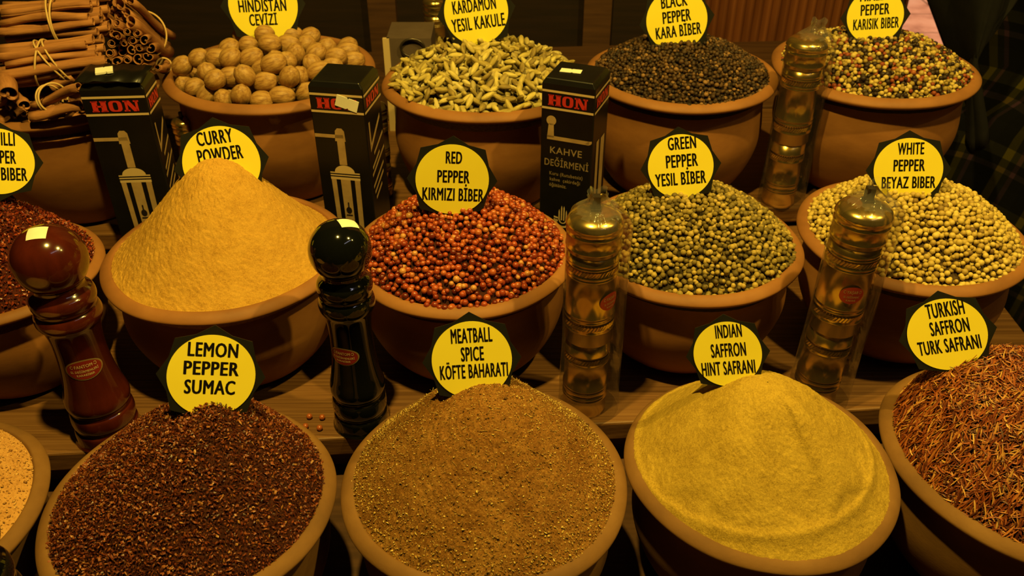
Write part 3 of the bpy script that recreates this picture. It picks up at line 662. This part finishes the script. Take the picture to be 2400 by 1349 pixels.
sign(1060, 421, 172, 'red', 492, 8, -2, [('RED', 1064, 369, 38, 28), ('PEPPER', 1063, 413, 76, 29), ('KIRMIZI BİBER', 1062, 455, 145, 30)], 'yellow round sign on black star reading RED PEPPER')
sign(1595, 390, 154, 'green', 455, 16, 5, [('GREEN', 1598, 335, 66, 29), ('PEPPER', 1598, 376, 75, 30), ('YESIL BİBER', 1595, 418, 120, 30)], 'yellow round sign on black star reading GREEN PEPPER')
sign(2128, 398, 163, 'white', 441, 16, 1, [('WHITE', 2135, 348, 62, 28), ('PEPPER', 2131, 387, 74, 28), ('BEYAZ BIBER', 2129, 427, 127, 28)], 'yellow round sign on black star reading WHITE PEPPER', back=-.005)
sign(-6, 378, 178, 'chilli', 447, 16, -2, [('CHILLI', 2, 325, 66, 31), ('PEPPER', 0, 367, 76, 31), ('BIBER', 34, 408, 63, 31)], 'yellow round sign on black star reading CHILLI PEPPER')
sign(617, 12, 162, 'nutmeg', 84, 12, 2, [('HINDISTAN', 615, 13, 112, 29), ('CEVİZİ', 617, 46, 66, 28)], 'yellow round sign on black star above the nutmegs')
sign(1116, 27, 150, 'cardamom', 100, 12, 8, [('KARDAMON', 1111, 12, 102, 31), ('YESIL KAKULE', 1121, 53, 126, 31)], 'yellow round sign on black star above the cardamom')
sign(1586, 47, 144, 'black', 100, 12, 8, [('BLACK', 1580, 3, 62, 28), ('PEPPER', 1586, 38, 67, 28), ('KARA BİBER', 1590, 72, 108, 28)], 'yellow round sign on black star reading BLACK PEPPER')
sign(2051, 38, 134, 'mixed', 88, 12, 4, [('MIXED', 2047, -11, 62, 26), ('PEPPER', 2051, 22, 68, 26), ('KARISIK BIBER', 2053, 55, 108, 26)], 'yellow round sign on black star above the mixed peppercorns')

# ------------------------------------------------------------------ wooden mills
def wrapped(geo, rfun, a0, zc, lift):       # flat lettering laid on a round body
    v, f = geo; out = []
    for x, y in v:
        z = zc+y; r = rfun(z)+lift; a = a0+x/r; out.append((r*math.sin(a), -r*math.cos(a), z))
    return out, f
def ellipse_patch(rx, ry, n=40, rings=6):
    v = [(0, 0)]; f = []
    for k in range(1, rings+1):
        for j in range(n): v.append((rx*k/rings*math.cos(2*math.pi*j/n), ry*k/rings*math.sin(2*math.pi*j/n)))
    for j in range(n): f.append((0, 1+j, 1+(j+1) % n))
    for k in range(rings-1):
        for j in range(n): a = 1+k*n; f.append((a+j, a+n+j, a+n+(j+1) % n, a+(j+1) % n))
    return v, f
def grid_patch(w_, h_, nx=10, ny=6, notch=False):
    v = [((i/nx-.5)*w_, (j/ny-.5)*h_) for j in range(ny+1) for i in range(nx+1)]
    return v, [(j*(nx+1)+i, j*(nx+1)+i+1, (j+1)*(nx+1)+i+1, (j+1)*(nx+1)+i) for j in range(ny) for i in range(nx)]
def wood_mill(loc, sr, m, label, sticker=None, label_az=0., sh=1.0, lean=(0, 0), band=None, ball=1.0):
    root = empty('pepper_mill', loc); root.rotation_euler = (lean[0], lean[1], 0); tag(root, label, 'pepper mill', 'wooden pepper mills')
    k = sr; pr = [(0.0, 0), (.0285, 0), (.0290, .003), (.0283, .012), (.0262, .0145), (.0262, .0165), (.0280, .019), (.0286, .024), (.0276, .030), (.0255, .0325), (.0258, .035), (.0280, .038), (.0286, .043), (.0272, .049), (.0252, .056), (.0230, .068), (.0216, .082), (.0213, .096), (.0222, .108), (.0245, .117), (.0272, .1215), (.0278, .126), (.0262, .1305), (.0235, .133)]
    pr = [(a*k, b*sh) for a, b in pr]; P = curve_pts(pr, 4); v, f = lathe(P, 72); obj('body', v, f, m, root)
    hd = [(0.0, .1325), (.0232, .1325), (.0258, .136), (.0272, .1405), (.0262, .1455), (.0225, .1490), (.0205, .1515), (.0205, .155)]
    v, f = lathe(curve_pts([(a*k, b*sh) for a, b in hd], 4), 72); obj('collar', v, f, m, root)
    rb = .0300*k*ball; zc = .155*sh+rb*.72
    a = np.linspace(-.80, math.pi/2, 30); v, f = lathe([(rb*math.cos(t), zc+rb*math.sin(t)) for t in a[:-1]]+[(.0004, zc+rb)], 72); obj('ball_knob', v, f, m, root)
    rf = lambda z: float(np.interp(z, P[:, 1], P[:, 0]))
    if label_az is not None:
        la = ellipse_patch(.0165*k, .0105*k); zl = .083*sh
        vv, ff = wrapped(la, rf, label_az, zl, .0003); el = obj('maker_label', vv, ff, M_gold, root)
        vv, ff = wrapped(ellipse_patch(.0152*k, .0093*k), rf, label_az, zl, .0005); obj('label_field', vv, ff, M_redlabel, el)
        mb = MB()
        for s, dy, tw, th in (('C·FANTOM·Ɔ', .0040, .0225, .0034), ('EL DEĞİRMENLERİ', -.0012, .0235, .0024), ('KARABİBER', -.0050, .0150, .0022)):
            vv, ff = wrapped(text_geo(s, tw*k, th*k, .02), rf, label_az, zl+dy*k, .0007); mb.add(vv, ff)
        mb.out('label_lettering', M_beige, el)
    if sticker:
        az, el_, w_, h_, rot = sticker; v, f = grid_patch(w_, h_); out = []
        n = np.array([math.sin(az)*math.cos(el_), -math.cos(az)*math.cos(el_), math.sin(el_)]); X = np.array([math.cos(az), math.sin(az), 0]); Y = np.cross(n, X)
        for a_, b_ in v:
            p, q = a_*math.cos(rot)-b_*math.sin(rot), a_*math.sin(rot)+b_*math.cos(rot); d = n*rb+X*p+Y*q; d = d/np.linalg.norm(d)*(rb+.0004); out.append((d[0], d[1], d[2]+zc))
        obj('price_sticker', out, f, M_paper, root)
    return root
pb = on_z(258, 1010, ZM); wood_mill(tuple(pb), .98, M_redwood, 'dark red lacquered wooden pepper mill with ball top', (.11, 1.40, .0155, .0150, .10), .42, 1.09)
pb = on_z(849, 984, ZM); wood_mill(tuple(pb), .875, M_blackwood, 'glossy black pepper mill between the curry and red peppercorn bowls', (1.86, 1.20, .0125, .0165, .25), -.28, 1.105)
wood_mill((-.320, .335, ZF), .80, M_blackwood, 'glossy black pepper mill at the front corner beside the beige powder', None, None, 1.27)

# ------------------------------------------------------------------ brass mills in plastic wrap
def brass_mill(loc, label, lean=(0, 0), sc=1.0, wrap=True, spindle=True, logo=None, wr=.0272, tuft=(.003, 0), rz=0, wsh=.004):
    root = empty('brass_mill', loc, rz); root.rotation_euler = (lean[0], lean[1], rz); root.scale = (sc, sc, sc); tag(root, label, 'brass mill', 'brass grinder mills')
    def grooves(zs, r, d=.0009, w_=.0012):
        out = []
        for z in zs: out += [(r, z-w_), (r+d, z-w_*.4), (r+d, z+w_*.4), (r, z+w_)]
        return out
    r1, r2, r3 = .0197, .0212, .0226
    lower = [(.0, 0), (r1*1.02, 0), (r1*1.02, .004)]+grooves((.0195, .0225, .029, .032, .061, .071), r1)+[(r1, .083)]
    v, f = lathe(lower, 64); obj('lower_barrel', v, f, M_brass, root)
    mid = [(r1, .083), (r2, .0845)]+grooves((.0985, .1095, .114), r2)+grooves((.152, .155, .164, .167), r2)+[(r2, .174)]
    v, f = lathe(mid, 64); obj('middle_barrel', v, f, M_brass, root)
    cap = [(r2, .174), (r3, .1755)]+grooves((.179, .192), r3, .0007)+[(r3, .197), (r3+.0012, .1985), (r3+.0006, .2005)]
    cap += [(r3*math.cos(t), .2005+.0095*math.sin(t)) for t in np.linspace(.12, 1.36, 12)]+[(.0005, .2100)]
    v, f = lathe(cap, 64); obj('dome_lid', v, f, M_brass, root)
    if spindle:
        mb = MB(); mb.box((-.0032, -.0032, .207), (.0032, .0032, .2225)); mb.box((-.0042, -.0042, .2090), (.0042, .0042, .2120)); o = mb.out('spindle', M_steel, root)
    # knurled bands
    for zk, rr in ((.066, r1), (.104, r2), (.1595, r2)):
        v = []; f = []; n = 90
        for z_, tw in ((zk-.0022, 0), (zk+.0022, .12)):
            for j in range(n): a = 2*math.pi*j/n+tw; q = rr+(.0008 if j % 2 else .0001); v.append((q*math.cos(a), q*math.sin(a), z_))
        f = [(j, (j+1) % n, n+(j+1) % n, n+j) for j in range(n)]; obj('knurled_band', v, f, M_brass, root, False)
    rf = lambda z: r2 if z > .092 else r1
    if logo is not None:
        la = wrapped(ellipse_patch(.0105, .0085), lambda z: r2, logo, .131, .0012); el = obj('maker_label', la[0], la[1], mat('red_sticker', (.5, .03, .015), .35), root)
        mb = MB()
        for s, dy, tw, th in (('C·YAŞAR·Ɔ', .0035, .0150, .0030), ('EL DEĞİRMENİ', -.0015, .0130, .0020), ('KAHVE', -.0048, .0080, .0018)):
            vv, ff = wrapped(text_geo(s, tw, th, .02), lambda z: r2, logo, .131+dy, .0016); mb.add(vv, ff)
        mb.out('label_lettering', M_beige, el)
    if wrap:
        n = 96; th = np.linspace(0, 2*np.pi, n, endpoint=False); g = np.random.default_rng(int(abs(loc[0])*1000))
        prof = [(wr*1.03, .0005), (wr*1.02, .03), (wr, .07), (wr, .11), (wr*.99, .15), (wr*.99, .185), (wr*.985, .198), (wr*.90, .204), (wr*.68, .2095), (wr*.45, .214), (wr*.32, .218), (wr*.27, .2215), (wr*.31, .226)]
        v = []; ph = g.random(6)*6
        for i, (r_, z_) in enumerate(curve_pts(prof, 3)):
            up = max(0, (z_-.19)/.05); amp = .012+.16*min(up, 1)
            wob = 1+amp*(.5*np.sin(5*th+ph[0]+z_*60)+.4*np.sin(9*th+ph[1]-z_*90)+.3*np.sin(14*th+ph[2]))
            v.append(np.stack([wsh+r_*wob*np.cos(th)+tuft[0]*up, r_*wob*np.sin(th)+tuft[1]*up, z_+.003*up*np.sin(4*th+ph[3])], -1))
        k = len(v); v = np.vstack(v); f = [(i*n+j, i*n+(j+1) % n, (i+1)*n+(j+1) % n, (i+1)*n+j) for i in range(k-1) for j in range(n)]
        zz = v[:, 2]; obj('plastic_wrapper', v, f, [M_wrap, M_crumple], root, True, [1 if zz[q[0]] > .2085 else 0 for q in f])
    return root
p = on_z(1368, 948, ZM); brass_mill(tuple(p), 'shiny brass mill in clear plastic between red and green peppercorn bowls', sc=1.03, tuft=(-.004, .0), logo=.75)
p = on_z(1905, 925, ZM); brass_mill(tuple(p), 'brass mill with red oval label between green and white peppercorn bowls', sc=1.03, logo=-.05, tuft=(.002, .0), lean=(0, .02))
p = on_z(1822, 470, ZB); brass_mill(tuple(p), 'brass mill in clear plastic between black and mixed peppercorn bowls', sc=1.02, spindle=False, tuft=(.006, 0))
# three more stand in the dark between and behind the back bowls
brass_mill((-.395, .985, ZB), 'brass mill in shadow between the cinnamon and nutmeg bowls', sc=.55, wrap=False)
brass_mill((-.165, 1.005, ZB), 'brass mill in shadow between the nutmeg and cardamom bowls', sc=.60, wrap=False)
brass_mill((-.118, 1.345, ZB), 'unwrapped brass mill in the dark behind the cardamom bowl', sc=.72, wrap=False)
slab('shelf_board', -1.0, .56, 1.26, 1.55, ZB-.022, ZB, M_wood_dark)

# ------------------------------------------------------------------ grinder boxes
def H_poly(x, w_, y0, y1):
    t = (y1-y0); g = t*.12
    return [[(x, y0), (x+w_*.44, y0), (x+w_*.44, y0+g), (x, y0+g)], [(x+w_*.56, y0), (x+w_, y0), (x+w_, y0+g), (x+w_*.56, y0+g)], [(x, y1-g), (x+w_*.44, y1-g), (x+w_*.44, y1), (x, y1)], [(x+w_*.56, y1-g), (x+w_, y1-g), (x+w_, y1), (x+w_*.56, y1)],
            [(x+w_*.05, y0), (x+w_*.39, y0), (x+w_*.39, y1), (x+w_*.05, y1)], [(x+w_*.61, y0), (x+w_*.95, y0), (x+w_*.95, y1), (x+w_*.61, y1)], [(x+w_*.3, y0+t*.42), (x+w_*.7, y0+t*.42), (x+w_*.7, y0+t*.58), (x+w_*.3, y0+t*.58)]]
def O_poly(x, w_, y0, y1):
    cx, cy = x+w_/2, (y0+y1)/2; out = []; n = 28; sq = lambda c, p: math.copysign(abs(c)**p, c)
    for k in range(n):
        a, b = 2*math.pi*k/n, 2*math.pi*(k+1)/n
        P = lambda t, rx, ry: (cx+rx*sq(math.cos(t), .6), cy+ry*sq(math.sin(t), .6))
        out.append([P(a, w_*.18, (y1-y0)*.36), P(a, w_*.5, (y1-y0)*.5), P(b, w_*.5, (y1-y0)*.5), P(b, w_*.18, (y1-y0)*.36)])
    return out
def N_poly(x, w_, y0, y1):
    t = (y1-y0); g = t*.14
    return [[(x, y0), (x+w_*.36, y0), (x+w_*.36, y0+g), (x, y0+g)], [(x+w_*.10, y0), (x+w_*.26, y0), (x+w_*.26, y1), (x+w_*.10, y1)], [(x+w_*.66, y1-g), (x+w_, y1-g), (x+w_, y1), (x+w_*.66, y1)], [(x+w_*.76, y0), (x+w_*.92, y0), (x+w_*.92, y1), (x+w_*.76, y1)], [(x, y1-g), (x+w_*.3, y1-g), (x+w_*.3, y1), (x, y1)],
            [(x+w_*.08, y1), (x+w_*.40, y1), (x+w_*.92, y0), (x+w_*.60, y0)]]
def hon(x, w_, y0, y1): return H_poly(x, w_*.33, y0, y1)+O_poly(x+w_*.36, w_*.28, y0, y1)+N_poly(x+w_*.67, w_*.33, y0, y1)
def grinder_box(loc, rz, W, D, H, label, art, sticker=None, flap=False, lean=0):
    root = empty('grinder_box', loc, rz); root.rotation_euler = (lean, 0, rz); tag(root, label, 'box', 'boxed coffee grinders')
    # origin: middle of the front face's foot; x along the front, y into the box
    mb = MB(); c = .004
    hw = W/2
    v = [(-hw, 0, 0), (hw, 0, 0), (hw, D, 0), (-hw, D, 0), (-hw, 0, H-.006), (hw, 0, H-.006), (hw, D, H-.006), (-hw, D, H-.006), (-hw+c, c*.6, H), (hw-c, c*.6, H), (hw-c, D-c, H), (-hw+c, D-c, H)]
    mb.add(v, [(3,2,1,0),(0,1,5,4),(1,2,6,5),(2,3,7,6),(3,0,4,7),(4,5,9,8),(5,6,10,9),(6,7,11,10),(7,4,8,11),(8,9,10,11)])
    b = mb.out('carton', M_boxcard, root); bv = b.modifiers.new('edge', 'BEVEL'); bv.width = .0012; bv.segments = 2
    def front(polys, m, name, lift=.0004):
        q = MB()
        for p in polys: q.add([(x, -lift, H-t) for x, t in p], [tuple(range(len(p)))])
        return q.out(name, m, root)
    def side(polys, m, name, lift=.0004):
        q = MB()
        for p in polys: q.add([(hw+lift, s, H-t) for s, t in p], [tuple(range(len(p)))])
        return q.out(name, m, root)
    R4 = lambda x0, x1, t0, t1: [(x0, t0), (x1, t0), (x1, t1), (x0, t1)]
    front([R4(-hw+.0008, hw-.0008, .0125, .0150), R4(-hw+.0008, hw-.0008, .0315, .0340)], M_beige, 'printed_stripe')
    side([R4(.0005, D-.0005, .0125, .0150), R4(.0005, D-.0005, .0315, .0340)], M_beige, 'printed_stripe')
    flipy = lambda polys: [[(x, -t) for x, t in p] for p in polys]
    front(flipy(hon(-hw*.74, W*.74, -.0295, -.0175)), M_redink, 'brand_lettering')
    side([[(x, t) for x, t in p] for p in flipy(hon(D*.12, D*.76, -.0290, -.0180))], M_redink, 'brand_lettering')
    if art == 'grinder':
        k = W/.060; cx = -.001
        # drawn grinder: handle, neck, dome, striped barrel, crest
        front([R4(-hw+.001, cx+.004, .0585, .0625), [(cx-.0055, .066), (cx-.0045, .054), (cx-.002, .051), (cx+.003, .051), (cx+.0055, .054), (cx+.0062, .066)], R4(cx-.0035, cx+.0050, .066, .094)], M_tan, 'printed_handle')
        dome = [(cx+.0012+.0115*math.cos(t)*k, .103-.0085*math.sin(t)) for t in np.linspace(0, math.pi, 16)]
        front([dome, R4(cx-.0155, cx+.0180, .103, .1045), R4(cx-.0155, cx+.0180, .106, .1075), R4(cx-.0155, cx+.0180, .109, .112)], M_beige, 'printed_dome')
        front([[(cx-.0150, .112), (cx-.0095, .112), (cx-.0085, .205), (cx-.0132, .205)], [(cx-.0045, .112), (cx+.0065, .112), (cx+.0062, .205), (cx-.0040, .205)], [(cx+.0115, .112), (cx+.0175, .112), (cx+.0160, .205), (cx+.0108, .205)]], M_tan, 'printed_barrel')
        front([[(cx+.0012+.0033*math.cos(a), .150+.0042*math.sin(a)) for a in np.linspace(0, 2*math.pi, 14, endpoint=False)], R4(cx-.0024, cx+.0048, .1555, .157), R4(cx+.0004, cx+.0020, .140, .146)], M_ink, 'printed_crest', .0007)
        pr = []
        for i, (t0, s0, s1) in enumerate(((.072, .30, .9), (.086, .15, .62), (.094, .1, .92), (.108, .1, .8), (.116, .15, .75), (.124, .2, .6))):
            pr.append([(D*s0, t0+.012), (D*s1, t0-.012*(s1-s0)*1.6+.012), (D*s1, t0-.012*(s1-s0)*1.6+.0155), (D*s0, t0+.0155)])
        pr.append(R4(D*.13, D*.2, .046, .074)); pr.append([(D*.13, .074), (D*.8, .05), (D*.8, .055), (D*.13, .08)])
        side(pr, M_tan, 'printed_text_lines')
    else:
        q = MB()
        kn = [(-hw*.60+.0055*math.cos(a), .0465+.0055*math.sin(a)) for a in np.linspace(0, 2*math.pi, 18, endpoint=False)]
        front([kn, [(-hw*.60-.0028, .050), (-hw*.60+.0028, .050), (-hw*.60+.0034, .066), (-hw*.60-.0044, .066)], R4(-hw*.60-.0044, hw-.004, .064, .0685), [(hw-.010, .068), (hw-.003, .068), (hw-.001, .066), (hw-.001, .0635), (hw-.004, .064)]], M_tan, 'printed_handle')
        for s, x, t, tw, th in (('KAHVE', 0, .0805, .036, .0080), ('DEĞİRMENİ', .001, .0955, .050, .0082)):
            g, f = text_geo(s, tw, th, .012); q.add([(p[0]+x, -.0005, H-t+p[1]) for p in g], f)
        for s, x, t, tw, th in (('Kuru (Rutubetsiz)', .0010, .1085, .038, .0042), ('kahve  çekirdeği', .0, .1155, .035, .0042), ('öğütünüz.', -.008, .1225, .020, .0042)):
            g, f = text_geo(s, tw, th, .01); q.add([(p[0]+x, -.0005, H-t+p[1]) for p in g], f)
        q.out('printed_lettering', M_beige, root)
        ex, et = -.001, .166
        cr = [[(ex+r0*math.cos(a), et+r0*math.sin(a)), (ex+r1*math.cos(a), et+r1*math.sin(a)), (ex+r1*math.cos(b_), et+r1*math.sin(b_)), (ex+r0*math.cos(b_), et+r0*math.sin(b_))] for r0, r1 in ((.0072, .0095), (.0030, .0042)) for a, b_ in zip(np.linspace(0, math.pi, 15)[:-1], np.linspace(0, math.pi, 15)[1:])]
        for dx, tt in ((-.0042, -.011), (-.0014, -.016), (.0014, -.016), (.0042, -.011)): cr.append([(ex+dx-.0007, et), (ex+dx-.0007, et+tt), (ex+dx, et+tt-.003), (ex+dx+.0007, et+tt), (ex+dx+.0007, et)])
        for s in (-1, 1):
            for dt in (0, -.0035): cr.append([(ex+s*.0055, et+dt), (ex+s*.0105, et+dt-.001), (ex+s*.0105, et+dt+.0012), (ex+s*.0055, et+dt+.002)])
        front(cr, M_beige, 'printed_crest')
        side([R4(D*.25, D*.42, .070, .20), R4(D*.55, D*.8, .072, .20)], M_tan, 'printed_barrel')
    if sticker:
        where, a_, b_, w_, h_, rot = sticker; cr_, sr_ = math.cos(rot), math.sin(rot)
        poly = [(-w_/2, -h_/2), (0, -h_/2), (.002, -h_/2+.0015), (.003, -h_/2), (w_/2, -h_/2), (w_/2, h_/2), (.001, h_/2), (0, h_/2-.0015), (-.001, h_/2), (-w_/2, h_/2)]
        poly = [(x*cr_-y*sr_+a_, x*sr_+y*cr_+b_) for x, y in poly]
        if where == 'flap': vv = [(x, y, H+.0082) for x, y in poly]+[(x, y, H+.0062) for x, y in poly]
        elif where == 'top': vv = [(x, y, H+.0006) for x, y in poly]+[(x, y, H+.0003) for x, y in poly]
        else: vv = [(x, -.0012, H+y) for x, y in poly]+[(x, -.0005, H+y) for x, y in poly]
        n = len(poly); obj('price_sticker', vv, [tuple(range(n)), tuple(range(2*n-1, n-1, -1))]+[(i, n+i, n+(i+1) % n, (i+1) % n) for i in range(n)], M_paper, root, False)
    if flap:
        n = 12; v = []
        for i in range(n+1):
            s = i/n; 
            for yy in (-.002, D*.55, D*1.0): v.append((-hw-.004*math.sin(3*s)*(1-s)-.002+s*(W+.002), yy+.001*math.sin(20*s), H+.003+.004*math.sin(2.2*s+.6)*(1-.4*s)-.002*(yy < 0)+.0008*math.sin(23*s)))
        f = [(i*3+j, (i+1)*3+j, (i+1)*3+j+1, i*3+j+1) for i in range(n) for j in range(2)]
        o = obj('lid_flap', v, f, M_boxcard, root, True); sd = o.modifiers.new('thick', 'SOLIDIFY'); sd.thickness = .0007
    return root
def box_at(u, v_top, y, H_from=ZM):   # foot of the front face, and the height that brings its top edge to that line of sight
    q = on_y(u, v_top, y); return (q[0], y, H_from), q[2]-H_from
l, H = box_at(257, 198, .862); grinder_box(l, .07, .0655, .042, H, 'grinder box with open lid and white sticker beside the cinnamon', 'grinder', ('flap', -.010, .021, .017, .016, .30), True)
l, H = box_at(783, 193, .868); grinder_box(l, -.17, .0590, .056, H, 'grinder box with paper sticker over its red lettering', 'grinder', ('front', .0115, -.0220, .024, .0125, -.30))
l, H = box_at(1333, 189, .870); grinder_box(l, -.37, .0585, .055, H, 'grinder box with crank drawing and yellow Turkish lettering', 'crank', ('top', -.006, .026, .0225, .0105, .10))

# ------------------------------------------------------------------ small things
pv, pf = ICO3
pm = mesh('peppercorn', pv*.0028, pf, M_redpep)
for i, (u, v, lab) in enumerate(((725, 975, 'spilled red peppercorn farthest from the black mill'), (755, 977, 'spilled red peppercorn next to the black mill, upper one'), (749, 1002, 'spilled red peppercorn on the plank edge beside the black mill'), (716, 998, 'spilled red peppercorn beside the sumac rim on the plank'))):
    q = on_z(u, v, ZM+.0028); o = bpy.data.objects.new('peppercorn', pm); C.objects.link(o); o.location = q; tag(o, lab, 'peppercorn', 'spilled red peppercorns on the plank')
# storage carton with a black ring handle behind the cardamom
root = empty('storage_carton', (-.205, 1.20, ZB)); tag(root, 'dim grey carton with pale edge and black ring behind the cardamom', 'carton')
M_grey = noisy('grey_card', [(.3, (.09, .06, .045)), (.7, (.13, .09, .065))], 12, .8)
q0 = on_y(905, 90, 1.20); q1 = on_y(1010, 90, 1.20); hz_ = q0[2]-ZB
mb = MB(); mb.box((0, 0, 0), (q1[0]-q0[0], .07, hz_)); root.location = (q0[0], 1.20, ZB); mb.out('carton_body', M_grey, root)
mb = MB(); mb.box((-.005, -.002, 0), (.004, .004, hz_)); mb.out('edge_strip', M_beige, root)
th = np.linspace(0, 2*np.pi, 40, endpoint=False); qr = on_y(966, 116, 1.19)
v, f = tube(np.stack([qr[0]-q0[0]+.0125*np.cos(th)*1.3, np.full(40, -.004), qr[2]-ZB+.0125*np.sin(th)], -1), .0017, 8, True); obj('ring_handle', v, f, M_steel, root)

# plaid cloth and black bag beyond the end of the stand
def plaid():
    m = mat('plaid_wool', (.02, .02, .015), .95, spec=.1); N, L, b = nodes(m); c = N.new('ShaderNodeTexCoord'); uvm = N.new('ShaderNodeMapping'); L.new(c.outputs['UV'], uvm.inputs['Vector'])
    sx = N.new('ShaderNodeSeparateXYZ'); L.new(uvm.outputs['Vector'], sx.inputs[0]); fac = []
    for ax, fr in (('X', 9.0), ('Y', 11.0)):
        mu = N.new('ShaderNodeMath'); mu.operation = 'MULTIPLY'; mu.inputs[1].default_value = fr; L.new(sx.outputs[ax], mu.inputs[0])
        fc = N.new('ShaderNodeMath'); fc.operation = 'FRACT'; L.new(mu.outputs[0], fc.inputs[0]); fac.append(fc.outputs[0])
    r1 = N.new('ShaderNodeValToRGB'); r2 = N.new('ShaderNodeValToRGB')
    for r, cols in ((r1, [(0, (.012, .012, .012)), (.30, (.07, .060, .010)), (.48, (.020, .020, .016)), (.62, (.05, .030, .045)), (.72, (.014, .014, .014))]), (r2, [(0, (.35, .35, .4)), (.35, (1, .95, .6)), (.55, (.3, .3, .3)), (.7, (.9, .7, .9)), (.8, (.3, .3, .3))])):
        e = r.color_ramp.elements; r.color_ramp.interpolation = 'CONSTANT'
        while len(e) < 5: e.new(.5)
        for el, (p_, c_) in zip(e, cols): el.position = p_; el.color = (*c_, 1)
    L.new(fac[0], r1.inputs[0]); L.new(fac[1], r2.inputs[0]); mx = N.new('ShaderNodeMix'); mx.data_type = 'RGBA'; mx.blend_type = 'MULTIPLY'; mx.inputs[0].default_value = 1
    L.new(r1.outputs[0], mx.inputs[6]); L.new(r2.outputs[0], mx.inputs[7]); L.new(mx.outputs[2], b.inputs['Base Color']); return m
def cloth(name, xa, xb, y0, ztop, zbot, m, fold, seed, nu=60, nv=50):
    g = random.Random(seed); v = []; uv = []
    for j in range(nv+1):
        t = j/nv; z = ztop+(zbot-ztop)*t
        for i in range(nu+1):
            s = i/nu; x = xa(t)+(xb(t)-xa(t))*s
            yy = y0+fold*(.6*math.sin(9*s+3*t+seed)+.4*math.sin(21*s-4*t))-.06*math.sin(s*1.6)+.10*abs(s-.5)
            v.append((x, yy, z+.02*math.sin(7*s))); uv.append((s+.25*t, t*1.4-.2*s))
    f = [(j*(nu+1)+i, (j+1)*(nu+1)+i, (j+1)*(nu+1)+i+1, j*(nu+1)+i+1) for j in range(nv) for i in range(nu)]
    o = obj(name, v, f, m); l = o.data.uv_layers.new(name='UVMap')
    for p_ in o.data.polygons:
        for li in p_.loop_indices: l.data[li].uv = uv[o.data.loops[li].vertex_index]
    sd = o.modifiers.new('thick', 'SOLIDIFY'); sd.thickness = .004
    return o
o = cloth('plaid_cloth', lambda t: float(np.interp(1.62-1.57*t, [.05, .86, .90, .96, 1.03, 1.11, 1.62], [.64, .69, .74, .765, .735, .675, .70])), lambda t: 1.35, 1.38, 1.62, .05, plaid(), .025, 2); tag(o, 'dark plaid cloth hanging beyond the mixed pepper bowl', 'cloth')
M_blackcloth = noisy('black_cloth', [(.3, (.004, .004, .005)), (.7, (.010, .009, .010))], 30, .9)
o = cloth('black_cloth', lambda t: .618+(.43*(t-.68) if t > .68 else -.06*(.68-t)), lambda t: (.735-.37*max(t-.68, 0) if t < .80 else .692+.10*(t-.8)), 1.30, 1.56, .9, M_blackcloth, .012, 5, 40, 30); tag(o, 'plain black cloth hanging before the plaid cloth and pink floor', 'cloth')

bpy.data.objects.remove(_fo); bpy.data.curves.remove(_cu)
